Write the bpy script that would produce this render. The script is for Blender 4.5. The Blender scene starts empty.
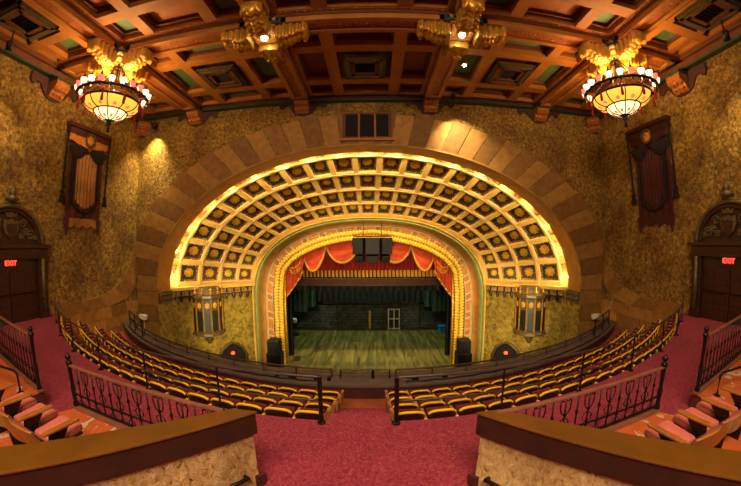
import bpy, bmesh, math, random
from mathutils import Vector, Matrix
random.seed(7)
R = math.radians
pi = math.pi
H = 2.78            # height of the camera over the red cross aisle; every z below is measured from the camera
K = 14.5 / 18.0
sc = bpy.context.scene
COL = sc.collection

# ------------------------------------------------------------------ materials
def lin(h):
    h = h.lstrip('#'); o = []
    for i in (0, 2, 4):
        c = int(h[i:i+2], 16) / 255
        o.append(c / 12.92 if c <= .04045 else ((c + .055) / 1.055) ** 2.4)
    return tuple(o) + (1,)
MATS = {}
def nt(name):
    m = bpy.data.materials.new(name); m.use_nodes = True
    n = m.node_tree; b = n.nodes['Principled BSDF']; MATS[name] = m
    return m, n, b
def N(n, t, **k):
    x = n.nodes.new(t)
    for a, v in k.items():
        if a.startswith('i_'):
            key = a[2:]; key = int(key) if key.isdigit() else key.replace('_', ' ')
            x.inputs[key].default_value = v
        else: setattr(x, a, v)
    return x
def ramp(n, fac, stops, interp='LINEAR'):
    r = n.nodes.new('ShaderNodeValToRGB'); e = r.color_ramp.elements; r.color_ramp.interpolation = interp
    while len(e) < len(stops): e.new(.5)
    for el, (p, c) in zip(e, stops): el.position = p; el.color = lin(c) if isinstance(c, str) else c
    n.links.new(fac, r.inputs[0]); return r.outputs[0]
def coords(n, scale=(1, 1, 1), kind='Object'):
    tc = N(n, 'ShaderNodeTexCoord'); mp = N(n, 'ShaderNodeMapping'); mp.inputs['Scale'].default_value = scale
    n.links.new(tc.outputs[kind], mp.inputs[0]); return mp.outputs[0]
def noise(n, vec, scale, detail=4, rough=.6, dist=0):
    x = N(n, 'ShaderNodeTexNoise'); x.inputs['Scale'].default_value = scale; x.inputs['Detail'].default_value = detail
    x.inputs['Roughness'].default_value = rough; x.inputs['Distortion'].default_value = dist
    n.links.new(vec, x.inputs['Vector']); return x.outputs[0]
def bump(n, b, h, s, d=.02):
    x = N(n, 'ShaderNodeBump'); x.inputs['Strength'].default_value = s; x.inputs['Distance'].default_value = d
    n.links.new(h, x.inputs['Height']); n.links.new(x.outputs[0], b.inputs['Normal'])
def mixc(n, f, a, c, mode='MIX'):
    x = N(n, 'ShaderNodeMix', data_type='RGBA', blend_type=mode)
    for s, v in ((0, f), (6, a), (7, c)):
        if isinstance(v, (int, float)): x.inputs[s].default_value = v
        elif isinstance(v, str): x.inputs[s].default_value = lin(v)
        else: n.links.new(v, x.inputs[s])
    return x.outputs[2]
def simple(name, col, rough=.6, metal=0, var=.25, scale=3, coat=0, bmp=0, col2=None):
    m, n, b = nt(name)
    b.inputs['Roughness'].default_value = rough; b.inputs['Metallic'].default_value = metal
    b.inputs['Coat Weight'].default_value = coat
    v = coords(n); f = noise(n, v, scale)
    c = lin(col); d = lin(col2) if col2 else tuple(x * (1 - var) for x in c[:3]) + (1,)
    n.links.new(ramp(n, f, [(.35, d), (.65, c)]), b.inputs['Base Color'])
    if bmp: bump(n, b, f, bmp)
    return m
def emit(name, col, s):
    m, n, b = nt(name)
    b.inputs['Base Color'].default_value = lin(col); b.inputs['Emission Color'].default_value = lin(col)
    b.inputs['Emission Strength'].default_value = s; return m

def stucco(name, a, b_, c, sc_=1.0, stretch=(1, 1, 1), bs=.9, stops=(.36, .50, .66)):
    m, n, b = nt(name); b.inputs['Roughness'].default_value = .8
    v = coords(n, stretch)
    f1 = noise(n, v, 4.2 * sc_, 6, .72, .6); f2 = noise(n, v, .45 * sc_, 3, .55)
    c1 = ramp(n, f1, list(zip(stops, (a, b_, c))))
    c2 = ramp(n, f2, [(.3, '#8a7038'), (.7, '#ffffff')])
    n.links.new(mixc(n, .75, c1, c2, 'MULTIPLY'), b.inputs['Base Color'])
    bump(n, b, f1, bs, .14); return m
stucco('wall_stucco', '#3e2808', '#a07826', '#e0ba56', 1.7, (1, 1, 1), 1.0, (.32, .50, .68))
stucco('splay_stucco', '#6a5512', '#a8912e', '#c9b04a', .9)
stucco('low_wall_stucco', '#2e1c0a', '#c49a58', '#f0d29c', 3.6, (1, 1, .6), .5, (.34, .40, .66))

def stone():
    m, n, b = nt('arch_stone'); b.inputs['Roughness'].default_value = .75
    at = N(n, 'ShaderNodeAttribute', attribute_name='tone', attribute_type='GEOMETRY')
    v = coords(n, (1, 1, 1)); f = noise(n, v, 3, 5, .6)
    c1 = ramp(n, at.outputs['Fac'], [(0, '#7c5420'), (1, '#b4843c')])
    c2 = ramp(n, f, [(.3, '#b5a384'), (.7, '#ffffff')])
    n.links.new(mixc(n, .7, c1, c2, 'MULTIPLY'), b.inputs['Base Color']); bump(n, b, f, .25, .03)
stone()
def carpet():
    m, n, b = nt('red_carpet'); b.inputs['Roughness'].default_value = .95
    v = coords(n)
    w = noise(n, v, 7.5, 3, .6, 3.0)
    f = noise(n, v, 26, 2, .6)
    c = ramp(n, w, [(.40, '#821a38'), (.47, '#982848'), (.50, '#b05c50'), (.53, '#982848'), (.62, '#861e3e')])
    c2 = ramp(n, f, [(.3, '#c89a9a'), (.7, '#ffffff')])
    n.links.new(mixc(n, .8, c, c2, 'MULTIPLY'), b.inputs['Base Color']); bump(n, b, f, .4, .01)
carpet()
def worn():
    m, n, b = nt('orange_concrete'); b.inputs['Roughness'].default_value = .5
    v = coords(n, (1.2, .7, 1)); f = noise(n, v, 1.7, 6, .68, .4)
    c = ramp(n, f, [(.42, '#c5612a'), (.56, '#b8562a'), (.585, '#c9b088'), (.72, '#b39a74')])
    n.links.new(c, b.inputs['Base Color'])
worn()
def planks():
    m, n, b = nt('stage_boards'); b.inputs['Roughness'].default_value = .28
    v = coords(n, (1, 1, 1))
    br = N(n, 'ShaderNodeTexBrick'); br.inputs['Scale'].default_value = 1; br.offset = .37
    br.inputs['Brick Width'].default_value = 2.6; br.inputs['Row Height'].default_value = .16; br.inputs['Mortar Size'].default_value = .006
    br.inputs['Color1'].default_value = lin('#5e5222'); br.inputs['Color2'].default_value = lin('#837236'); br.inputs['Mortar'].default_value = lin('#26220c')
    mp = N(n, 'ShaderNodeMapping'); mp.inputs['Rotation'].default_value = (0, 0, pi / 2)
    n.links.new(v, mp.inputs[0]); n.links.new(mp.outputs[0], br.inputs['Vector'])
    v2 = coords(n, (2.5, .35, 1)); f = noise(n, v2, 1.6, 6, .7)
    c = mixc(n, .85, br.outputs[0], ramp(n, f, [(.3, '#5e5a48'), (.7, '#ffffff')]), 'MULTIPLY')
    n.links.new(c, b.inputs['Base Color'])
    r = N(n, 'ShaderNodeMapRange'); r.inputs[3].default_value = .2; r.inputs[4].default_value = .5
    n.links.new(f, r.inputs[0]); n.links.new(r.outputs[0], b.inputs['Roughness'])
planks()
def bricks(name, c1, c2, mo):
    m, n, b = nt(name); b.inputs['Roughness'].default_value = .8
    v = coords(n); mp = N(n, 'ShaderNodeMapping'); mp.inputs['Rotation'].default_value = (pi / 2, 0, 0); n.links.new(v, mp.inputs[0])
    br = N(n, 'ShaderNodeTexBrick'); br.inputs['Scale'].default_value = 1
    br.inputs['Brick Width'].default_value = .6; br.inputs['Row Height'].default_value = .28; br.inputs['Mortar Size'].default_value = .02
    br.inputs['Color1'].default_value = lin(c1); br.inputs['Color2'].default_value = lin(c2); br.inputs['Mortar'].default_value = lin(mo)
    n.links.new(mp.outputs[0], br.inputs['Vector'])
    f = noise(n, v, 2.2, 5, .7)
    n.links.new(mixc(n, .8, br.outputs[0], ramp(n, f, [(.35, '#50504a'), (.65, '#ffffff')]), 'MULTIPLY'), b.inputs['Base Color'])
bricks('stage_brick', '#3f4a3a', '#586052', '#20261e')
bricks('stage_block', '#4a5a58', '#66746e', '#2a3634')
def stencil(name, base, a, c, s=5):
    m, n, b = nt(name); b.inputs['Roughness'].default_value = .55
    v = coords(n); vo = N(n, 'ShaderNodeTexVoronoi'); vo.inputs['Scale'].default_value = s; n.links.new(v, vo.inputs['Vector'])
    f = noise(n, v, 9, 3)
    c1 = ramp(n, vo.outputs['Distance'], [(.2, a), (.33, c), (.42, base), (.7, base)])
    n.links.new(mixc(n, .6, c1, ramp(n, f, [(.3, '#907050'), (.7, '#ffffff')]), 'MULTIPLY'), b.inputs['Base Color'])
stencil('beam_panel_paint', '#a8601f', '#c98b2e', '#7e2c12', 4.5)
stencil('mosaic', '#b0884c', '#6e3420', '#48664a', 6)
stencil('gold_relief', '#d88c2a', '#f6d078', '#a05a18', 8)
stencil('square_panel', '#c07a2c', '#5a3a18', '#e0a848', 6)
stencil('teal_lattice', '#0e1a19', '#2e3a26', '#13201f', 9)
simple('beam_brown', '#683610', .7, 0, .35, 1.6)
simple('rib_wood', '#aa6a1e', .7, 0, .25, 1.4)
simple('beam_dark', '#421809', .7, 0, .35, 1.5)
simple('panel_orange', '#a8601c', .55, 0, .3, 1.2)
simple('panel_red', '#7a2a10', .55, 0, .3, 1.2)
simple('panel_green', '#587846', .6, 0, .3, 1.5)
simple('green_trim', '#2c3f28', .6, 0, .4, 4)
simple('gilt', '#d39a34', .38, .55, .45, 7, 0, .6)
simple('gilt_bright', '#d09624', .5, .1, .35, 5)
simple('coffer_gold', '#dcb458', .55, 0, .22, 2.5)
simple('soffit_gold', '#b27e34', .55, .1, .3, 2)
simple('scale_yellow', '#f4c832', .45, .05, .2, 5)
simple('rosette_yellow', '#f0be2e', .5, .1, .25, 6)
simple('coffer_green', '#5c5c30', .6, 0, .4, 6)
simple('coffer_red', '#6e4a26', .6, 0, .4, 6)
simple('coffer_white', '#efe3b8', .6, 0, .2, 6)
simple('dark_void', '#0a0806', .9)
simple('dark_wood', '#3c1a0c', .45, 0, .4, 4)
simple('door_red', '#3c120b', .45, 0, .4, 3)
simple('carved_bronze', '#6d5a3a', .45, .3, .5, 9, 0, .5)
simple('cap_wood', '#6c420e', .34, 0, .3, 2.2, .3)
simple('cap_edge', '#361a0a', .5, 0, .4, 3)
simple('swag_red', '#d2491a', .8, 0, .3, 3)
simple('pleat_red', '#9c1c14', .85, 0, .4, 4)
simple('fringe_gold', '#d9a02e', .7, 0, .3, 14)
simple('cream_edge', '#d8b884', .55, 0, .2, 3)
simple('mould_green', '#8c9a58', .5, .1, .25, 3)
simple('purple_line', '#5c4a5a', .6)
simple('black_metal', '#15110f', .45, .3, .3, 4)
simple('speaker_black', '#0a0909', .6, 0, .3, 5)
simple('iron', '#2b1d16', .4, .6, .4, 6)
simple('rail_tube', '#55423a', .35, .4, .3, 6)
simple('rail_wood', '#8a5540', .4, 0, .3, 4)
simple('ledge', '#62524a', .6, 0, .35, 3)
simple('parapet_red', '#4a1212', .75, 0, .4, 3)
simple('seat_gold', '#ffc60c', .7, 0, .15, 6)
simple('seat_shell', '#38110e', .55, 0, .35, 5)
simple('seat_red', '#6b1a18', .85, 0, .35, 6)
simple('seat_wood', '#b87a48', .45, 0, .3, 6)
simple('chair_wood', '#a8682a', .35, 0, .35, 5, .3)
simple('chair_pink', '#c9685a', .85, 0, .25, 6)
simple('teal_drape', '#2f4d44', .85, 0, .45, 2)
simple('black_drape', '#0c100d', .9, 0, .3, 2)
simple('brown_border', '#4a2614', .7, 0, .3, 2)
simple('banner_lit_brown', '#5a2410', .8, 0, .55, 2.2, 0, 0, '#2e1008')  # left banner cloth, browned by spot light put into its colour
simple('banner_lit', '#b07a34', .8, 0, .4, 1.4, 0, 0, '#8a5420')  # gold of the lit left cloth: the spot's light painted into the colour
simple('banner_red', '#4a100c', .85, 0, .4, 2)
simple('banner_dark', '#180a08', .9)
simple('white_paint', '#cfd0c4', .5)
simple('yellow_tape', '#c8b41a', .6)
simple('blue_plastic', '#2a6fb8', .5)
simple('pale_fixture', '#d8cdb8', .5)
emit('bulb_star', '#fff6e4', 90)
emit('exit_red', '#ff4428', 2.6)
emit('exit_face', '#a01004', .16)
simple('exit_box', '#3a0c08', .5)
emit('bowl_glass', '#ffb23e', 1.15)
emit('bowl_low', '#ffdf9c', 1.6)
emit('shade_white', '#ffe2b4', 2.0)
emit('shade_rose', '#ff6a58', 1.1)
emit('cove_tube', '#ffb53a', 25)

# ------------------------------------------------------------------ mesh helpers
def mat_of(m): return MATS[m] if isinstance(m, str) else m
def BM(): return bmesh.new()
def box(bm, c, s, rot=None):
    vs = bmesh.ops.create_cube(bm, size=1)['verts']
    M_ = Matrix.Translation(Vector(c)) @ (rot.to_4x4() if rot else Matrix.Identity(4)) @ Matrix.Diagonal((s[0], s[1], s[2], 1))
    bmesh.ops.transform(bm, matrix=M_, verts=vs); return vs
def bx(bm, x0, x1, y0, y1, z0, z1): return box(bm, ((x0+x1)/2, (y0+y1)/2, (z0+z1)/2), (abs(x1-x0), abs(y1-y0), abs(z1-z0)))
def tube(bm, pts, r, n=8, closed=False):
    pts = [Vector(p) for p in pts]; rings = []; L = len(pts)
    for i, p in enumerate(pts):
        a = pts[(i-1) % L] if (i or closed) else p; b = pts[(i+1) % L] if (i < L-1 or closed) else p
        t = (b - a).normalized() if (b-a).length > 1e-9 else Vector((0, 0, 1))
        u = t.cross(Vector((0, 0, 1)))
        if u.length < 1e-3: u = t.cross(Vector((0, 1, 0)))
        u.normalize(); w = u.cross(t)
        rr = r[i] if isinstance(r, (list, tuple)) else r
        rings.append([bm.verts.new(p + (u*math.cos(2*pi*k/n) + w*math.sin(2*pi*k/n))*rr) for k in range(n)])
    for i in range(L if closed else L-1):
        A, B = rings[i], rings[(i+1) % L]
        for k in range(n): bm.faces.new((A[k], A[(k+1) % n], B[(k+1) % n], B[k]))
    if not closed:
        try: bm.faces.new(rings[0][::-1]); bm.faces.new(rings[-1])
        except ValueError: pass
def lathe(bm, prof, c=(0, 0, 0), n=16, a0=0, a1=2*pi):
    full = abs(a1-a0-2*pi) < 1e-6; rings = []
    for r, z in prof:
        rings.append([bm.verts.new((c[0]+r*math.cos(a0+(a1-a0)*k/n), c[1]+r*math.sin(a0+(a1-a0)*k/n), c[2]+z)) for k in range(n if full else n+1)])
    for A, B in zip(rings, rings[1:]):
        for k in range(n): 
            j = (k+1) % n if full else k+1
            bm.faces.new((A[k], A[j], B[j], B[k]))
def grid(bm, P, close_u=False):
    V = [[bm.verts.new(p) for p in row] for row in P]
    for i in range(len(V)-1):
        for j in range(len(V[0])-1): bm.faces.new((V[i][j], V[i+1][j], V[i+1][j+1], V[i][j+1]))
    return V
def prism(bm, poly, axis, a, b):
    """extrude a 2-D polygon along an axis ('x','y','z') from a to b"""
    def P(u, v, w): return {'x': (w, u, v), 'y': (u, w, v), 'z': (u, v, w)}[axis]
    A = [bm.verts.new(P(u, v, a)) for u, v in poly]; B = [bm.verts.new(P(u, v, b)) for u, v in poly]
    n = len(poly); bm.faces.new(A); bm.faces.new(B[::-1])
    for i in range(n): bm.faces.new((A[i], B[i], B[(i+1) % n], A[(i+1) % n]))
def ball(bm, c, r, s=(1, 1, 1), u=12, v=8):
    vs = bmesh.ops.create_uvsphere(bm, u_segments=u, v_segments=v, radius=r)['verts']
    bmesh.ops.transform(bm, matrix=Matrix.Translation(c) @ Matrix.Diagonal((s[0], s[1], s[2], 1)), verts=vs)
def hexa(bm, Q):
    """8 corner points: bottom 4, top 4"""
    v = [bm.verts.new(q) for q in Q]
    for f in ((0, 3, 2, 1), (4, 5, 6, 7), (0, 1, 5, 4), (1, 2, 6, 5), (2, 3, 7, 6), (3, 0, 4, 7)): bm.faces.new([v[i] for i in f])

def obj(name, bm, m, parent=None, smooth=False, at=None, bevel=0, weld=False):
    """link a bmesh drawn in camera-relative coordinates as one object"""
    if weld: bmesh.ops.remove_doubles(bm, verts=bm.verts[:], dist=1e-4)
    bmesh.ops.recalc_face_normals(bm, faces=bm.faces[:])
    if at is None:
        if parent is not None: at = Vector(parent['_o'])
        else:
            lo = [min(v.co[i] for v in bm.verts) for i in range(3)]; hi = [max(v.co[i] for v in bm.verts) for i in range(3)]
            at = Vector(((lo[0]+hi[0])/2, (lo[1]+hi[1])/2, lo[2]))
    at = Vector(at)
    bmesh.ops.translate(bm, vec=-at, verts=bm.verts[:])
    me = bpy.data.meshes.new(name); bm.to_mesh(me); bm.free()
    if smooth:
        for p in me.polygons: p.use_smooth = True
    o = bpy.data.objects.new(name, me); COL.objects.link(o)
    for k in (m if isinstance(m, (list, tuple)) else [m]): me.materials.append(mat_of(k))
    if parent is not None:
        o.parent = parent; o.location = at - Vector(parent['_o'])
    else: o.location = at + Vector((0, 0, H))
    o['_o'] = tuple(at)
    if bevel:
        md = o.modifiers.new('bevel', 'BEVEL'); md.width = bevel; md.segments = 2; md.limit_method = 'ANGLE'
    return o
def thing(name, label, cat, loc=(0, 0, 0), group=None):
    o = bpy.data.objects.new(name, None); COL.objects.link(o); o.empty_display_size = .2
    o.location = Vector(loc) + Vector((0, 0, H)); o['_o'] = tuple(loc); return tag(o, label, cat, group)
def tag(o, label, cat, group=None):
    o['label'] = label; o['category'] = cat
    if group: o['group'] = group
    return o
def struct(o): o['kind'] = 'structure'; return o
def dup(root, loc, rz, label, group=None):
    r = root.copy(); COL.objects.link(r); r.location = Vector(loc) + Vector((0, 0, H)); r.rotation_euler = (0, 0, rz); r['label'] = label
    if group: r['group'] = group
    for ch in list(root.children):
        c = ch.copy(); COL.objects.link(c); c.parent = r
        for g in list(ch.children):
            d = g.copy(); COL.objects.link(d); d.parent = c
    return r
ORD = ['', 'first', 'second', 'third', 'fourth', 'fifth', 'sixth', 'seventh', 'eighth', 'ninth', 'tenth', 'eleventh', 'twelfth', 'thirteenth', 'fourteenth', 'fifteenth', 'sixteenth', 'seventeenth', 'eighteenth', 'nineteenth', 'twentieth', 'twenty-first', 'twenty-second', 'twenty-third', 'twenty-fourth', 'twenty-fifth', 'twenty-sixth', 'twenty-seventh', 'twenty-eighth', 'twenty-ninth', 'thirtieth']
SIDE = {-1: 'left', 1: 'right'}

# arch curves: (half width, spring z, rise, exponent) -> point at parameter s in [-1, 1] by even arc length
class Arch:
    def __init__(s, a, c, b, n=2.0, leg=None, cx=0.0):
        s.a, s.c, s.b, s.n, s.cx = a, c, b, n, cx
        P = []
        for i in range(401):
            t = pi * i / 400; ct, st = math.cos(t), math.sin(t)
            P.append((-math.copysign(abs(ct) ** (2/n), ct) * a + cx, c + b * abs(st) ** (2/n)))
        if leg is not None:
            m = 60
            P = [(-a + cx, leg + (c-leg)*i/m) for i in range(m)] + P + [(a + cx, c + (leg-c)*(i+1)/m) for i in range(m)]
        L = [0]
        for p, q in zip(P, P[1:]): L.append(L[-1] + math.hypot(q[0]-p[0], q[1]-p[1]))
        s.P, s.L = P, L; s.len = L[-1]
    def at(s, u):
        d = max(0, min(1, u)) * s.len; lo, hi = 0, len(s.L)-1
        while hi-lo > 1:
            mid = (lo+hi)//2
            if s.L[mid] <= d: lo = mid
            else: hi = mid
        f = (d-s.L[lo]) / max(1e-9, s.L[hi]-s.L[lo]); p, q = s.P[lo], s.P[hi]
        return (p[0]+(q[0]-p[0])*f, p[1]+(q[1]-p[1])*f)

# ------------------------------------------------------------------ camera (full-frame fisheye, stereographic mapping)
cam = bpy.data.cameras.new('camera'); co = bpy.data.objects.new('camera', cam); COL.objects.link(co)
cam.type = 'PANO'; cam.panorama_type = 'FISHEYE_LENS_POLYNOMIAL'; cam.sensor_width = 36; cam.sensor_fit = 'HORIZONTAL'; cam.fisheye_fov = R(180)
cam.fisheye_polynomial_k0 = 0
for i, k in enumerate((6.566827e-02, 1.993924e-05, -2.797473e-05, 4.061232e-07)): setattr(cam, f'fisheye_polynomial_k{i+1}', -k)
F_, PITCH, YAW, ROLL, CX = 313.3, .0031, -.0084, .0042, .0201*14.5
cy, sy = math.cos(YAW), math.sin(YAW); cp, sp = math.cos(PITCH), math.sin(PITCH); cr, sr = math.cos(ROLL), math.sin(ROLL)
MR = Matrix(((cr, 0, -sr), (0, 1, 0), (sr, 0, cr))) @ Matrix(((1, 0, 0), (0, cp, sp), (0, -sp, cp))) @ Matrix(((cy, -sy, 0), (sy, cy, 0), (0, 0, 1)))
rt, fw, up = Vector(MR[0]), Vector(MR[1]), Vector(MR[2])
co.matrix_world = Matrix(((rt.x, up.x, -fw.x, CX), (rt.y, up.y, -fw.y, 0), (rt.z, up.z, -fw.z, H), (0, 0, 0, 1)))
sc.camera = co
cam.clip_end = 200

# ------------------------------------------------------------------ main dimensions
D, XW = 14.5, 12.53
X1, X2, Y1 = 3.12, 8.92, 8.54
ZB, ZP = 6.8, 7.75
LIP = Arch(11.08, -2.5, 7.19, 2.05)
DS = 15.65                       # depth of the arch soffit
DP = 19.33                       # proscenium plane
ZS = -7.98                       # stage floor
OUT = Arch(7.45, -3.36, 5.0, 2.3, leg=ZS)
INN = Arch(5.36, -2.2, 2.50, 1.85, leg=ZS)

# ================================================================== SETTING: walls, floors
def plane_xy(z, x0, x1, y0, y1): return [(x0, y0, z), (x1, y0, z), (x1, y1, z), (x0, y1, z)]
bm = BM(); bx(bm, -XW-.4, XW+.4, -5, 14.9, -11.2, -11)
struct(obj('floor', bm, 'dark_wood'))
for s, nm in ((-1, 'wall_left'), (1, 'wall_right')):
    bm = BM(); bx(bm, s*XW, s*(XW+.4), -5, 14.9, -11, 8); struct(obj(nm, bm, 'wall_stucco'))
# front wall with the great arch cut out
LL = Arch(11.08, -2.5, 7.19, 2.05, leg=-11)
bm = BM(); pts = [LL.at(i/200) for i in range(201)]
def outp(p):
    x, z = p
    if z <= -2.5: return (math.copysign(XW+.3, x), z)
    dx, dz = x, z+2.5; k = min((XW+.3)/abs(dx) if abs(dx) > 1e-6 else 1e9, 10.4/dz if dz > 1e-6 else 1e9)
    return (dx*k, -2.5+dz*k)
rows = []
for p in pts:
    q = outp(p); rows.append([(p[0], D, p[1]), (p[0]*.5+q[0]*.5, D, p[1]*.5+q[1]*.5), (q[0], D, q[1])])
grid(bm, rows)
# corner fillers so the rectangle closes
for s in (-1, 1):
    
    v = [bm.verts.new(q) for q in ((s*(XW+.3), D, 6.5), (s*(XW+.3), D, 7.9), (s*(XW-1.5), D, 7.9))]; bm.faces.new(v)
front = struct(obj('wall_front', bm, 'wall_stucco'))
bm = BM()
for i in range(200):
    p, q = pts[i], pts[i+1]
    grid(bm, [[(p[0], D-.05, p[1]), (p[0], DS, p[1])], [(q[0], D-.05, q[1]), (q[0], DS, q[1])]])
    pp = (p[0]*.985, p[1]-.0) 
bmesh.ops.remove_doubles(bm, verts=bm.verts[:], dist=1e-4)
SO = obj('trim_1', bm, 'soffit_gold'); struct(SO)
bm = BM()       # carved bead on the arch edge
lp = [(x*1.003, D-.04, z+.02) for x, z in (LIP.at(i/120) for i in range(121))]
tube(bm, lp, .07, 6); struct(obj('trim_2', bm, 'soffit_gold', smooth=True))
bm = BM()       # return face behind the lip that hides the cove lamps
BK = Arch(11.55, -2.5, 7.66, 2.05)
grid(bm, [[(LIP.at(i/120)[0], DS, LIP.at(i/120)[1]), (BK.at(i/120)[0], DS, BK.at(i/120)[1])] for i in range(121)])
struct(obj('trim_3', bm, 'soffit_gold'))
# splayed walls under the vault and the orchestra floor behind
for s, nm in ((-1, 'wall_splay_left'), (1, 'wall_splay_right')):
    bm = BM(); prism(bm, [(s*11.5, DS), (s*7.45, DP+.05), (s*7.6, DP+.3), (s*11.9, DS+.1)], 'z', -11, -2.45)
    struct(obj(nm, bm, 'splay_stucco'))
bm = BM(); bx(bm, -13, 13, 14.9, DP+.5, -11.2, -11); struct(obj('floor_orchestra', bm, 'dark_wood'))

# stone ring: each block a slightly proud mesh
ring = thing('stone_arch', 'broad ring of alternating pale and dark stone blocks round the great stage arch', 'arch', (0, D, -2.5))
EXT = Arch(13.2, -2.5, 8.84, 2.05)
def tone(o, t):
    a = o.data.attributes.new('tone', 'FLOAT', 'POINT')
    for d in a.data: d.value = t
def block(poly, axis, a, b, t, parent):
    bm = BM(); prism(bm, poly, axis, a, b)
    for v in list(bm.verts):
        pass
    o = obj('voussoir', bm, 'arch_stone', parent, bevel=.012); tone(o, t); return o
NV = 37
def inout(u):
    p = LIP.at(u); q = EXT.at(u); return p, q
for i in range(NV):
    u0, u1 = i/NV+.0006, (i+1)/NV-.0006
    (p0, q0), (pm, qm), (p1, q1) = inout(u0), inout((u0+u1)/2), inout(u1)
    lim = XW - .02
    st = (.0, .10)[i % 2]
    def ex(p, q): 
        d = Vector((q[0]-p[0], q[1]-p[1])); q = Vector(q) + d.normalized()*(st-.05)
        if abs(q.x) > lim: k = (lim-abs(p[0]))/(abs(q.x)-abs(p[0])); q = Vector(p) + (q-Vector(p))*k
        return (q.x, q.y)
    poly = [p0, pm, p1, ex(p1, q1), ex(pm, qm), ex(p0, q0)]
    block(poly, 'y', D-.04, D-.002, (.8, .25)[i % 2] + random.uniform(-.12, .12), ring)
for s in (-1, 1):
    z = -2.5
    for k, hgt in enumerate((.75, .9, .8, .9, 1.0)):
        block([(s*11.08, z), (s*(XW-.02), z), (s*(XW-.02), z-hgt+.02), (s*11.08, z-hgt+.02)], 'y', D-.04, D-.002, .35+.4*((k+1) % 2)+random.uniform(-.1, .1), ring); z -= hgt
    # the stones turn the corner onto the side wall and fan out
    fan = thing('stone_fan', f'pale stone blocks fanning from the {SIDE[s]} corner along the foot of the side wall', 'stonework', (s*XW, 13, -4), 'corner stonework')
    bd = [(14.455, 1.25), (14.35, .1), (13.95, -1.05), (13.5, -1.7), (12.75, -2.15), (11.6, -2.45), (10.4, -2.45)]
    cn = [(14.455, .95), (14.455, -.6), (14.455, -1.5), (14.3, -2.2), (13.7, -2.75), (12.3, -3.0), (10.9, -3.0)]
    for k in range(6):
        y0, z0 = bd[k]; y1, z1 = bd[k+1]; a0, b0 = cn[k]; a1, b1 = cn[k+1]
        block([(y0, z0), (y1, z1-.01), (a1, b1-.01), (a0, b0)] if k else [(14.455, 1.2), (y1, z1), (a1, b1), (14.455, .9)], 'x', s*(XW-.04), s*(XW-.002), (.75, .35)[k % 2]+random.uniform(-.1, .1), fan)
    yy = 14.455; k = 0
    for r_, (zt, zb) in enumerate(((-2.3, -3.0), (-3.0, -3.55), (-3.55, -4.2), (-4.2, -5.0))):
        y = 14.455 - (.3 if r_ == 0 else 0)
        if r_ == 0: continue
        w0 = (0, .9, 1.3, .7)[r_]
        while y > 8.9:
            w = w0 if y > 14 else random.uniform(.9, 1.6)
            y2 = max(8.9, y-w)
            block([(y, zt), (y2+.015, zt), (y2+.015, zb+.015), (y, zb+.015)], 'x', s*(XW-.035), s*(XW-.002), random.choice((.2, .45, .6, .9)), fan); y = y2
    block([(10.4, -2.45), (8.9, -2.42), (8.9, -2.99), (10.9, -2.99)], 'x', s*(XW-.035), s*(XW-.002), .4, fan)

# triple opening above the arch
w = struct(obj('window_1', (lambda b: (bx(b, -1.15, 1.2, D-.1, D-.02, 4.98, 6.32), b)[1])(BM()), 'beam_brown'))
bm = BM(); bx(bm, -1.0, -.42, D-.115, D-.1, 5.1, 6.22); obj('pane', bm, 'dark_void', w)
bm = BM(); bx(bm, -.3, .35, D-.115, D-.1, 5.1, 6.22); obj('pane', bm, 'dark_void', w)
bm = BM(); bx(bm, .47, 1.05, D-.115, D-.1, 5.1, 6.22); obj('pane', bm, 'dark_void', w)
bm = BM(); bx(bm, -1.25, 1.3, D-.2, D, 4.88, 5.0); obj('window_sill', bm, 'rib_wood', w)
for x in (-.36, .41):
    bm = BM(); tube(bm, [(x, D-.15, 5.0), (x, D-.15, 6.25)], .05); obj('mullion', bm, 'rib_wood', w)

# ------------------------------------------------------------------ ceiling
bm = BM(); bx(bm, -XW-.3, XW+.3, -5, 14.9, 7.8, 8.0); CE = struct(obj('ceiling', bm, 'beam_dark'))
XS = [-XW+.35, -X2, -X1, X1, X2, XW-.35]; YS = [-3.4, 2.58, Y1, D-.3]
HB = .4
def vent(x, y, label):
    t = thing('ceiling_vent', label, 'vent', (x, y, 6.95), 'ceiling vents')
    bm = BM()
    for i, (r, z0, z1) in enumerate(((.82, 7.0, 7.12), (.7, 6.95, 7.06))):
        q = r-.11
        for a in (-1, 1):
            bx(bm, x+a*q, x+a*r, y-r, y+r, z0, z1); bx(bm, x-r, x+r, y+a*q, y+a*r, z0, z1)
    obj('frame', bm, 'carved_bronze', t)
    bm = BM(); r = .56
    for a in (-1, 1):
        bx(bm, x+a*.4, x+a*r, y-r, y+r, 6.99, 7.1); bx(bm, x-r, x+r, y+a*.4, y+a*r, 6.99, 7.1)
    obj('inner_frame', bm, 'beam_brown', t)
    bm = BM(); bx(bm, x-.42, x+.42, y-.42, y+.42, 7.1, 7.16)
    for k in range(6): box(bm, (x, y-.35+.14*k, 7.08), (.82, .02, .06), Matrix.Rotation(.5, 3, 'X'))
    obj('grille', bm, 'dark_void', t)
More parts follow.
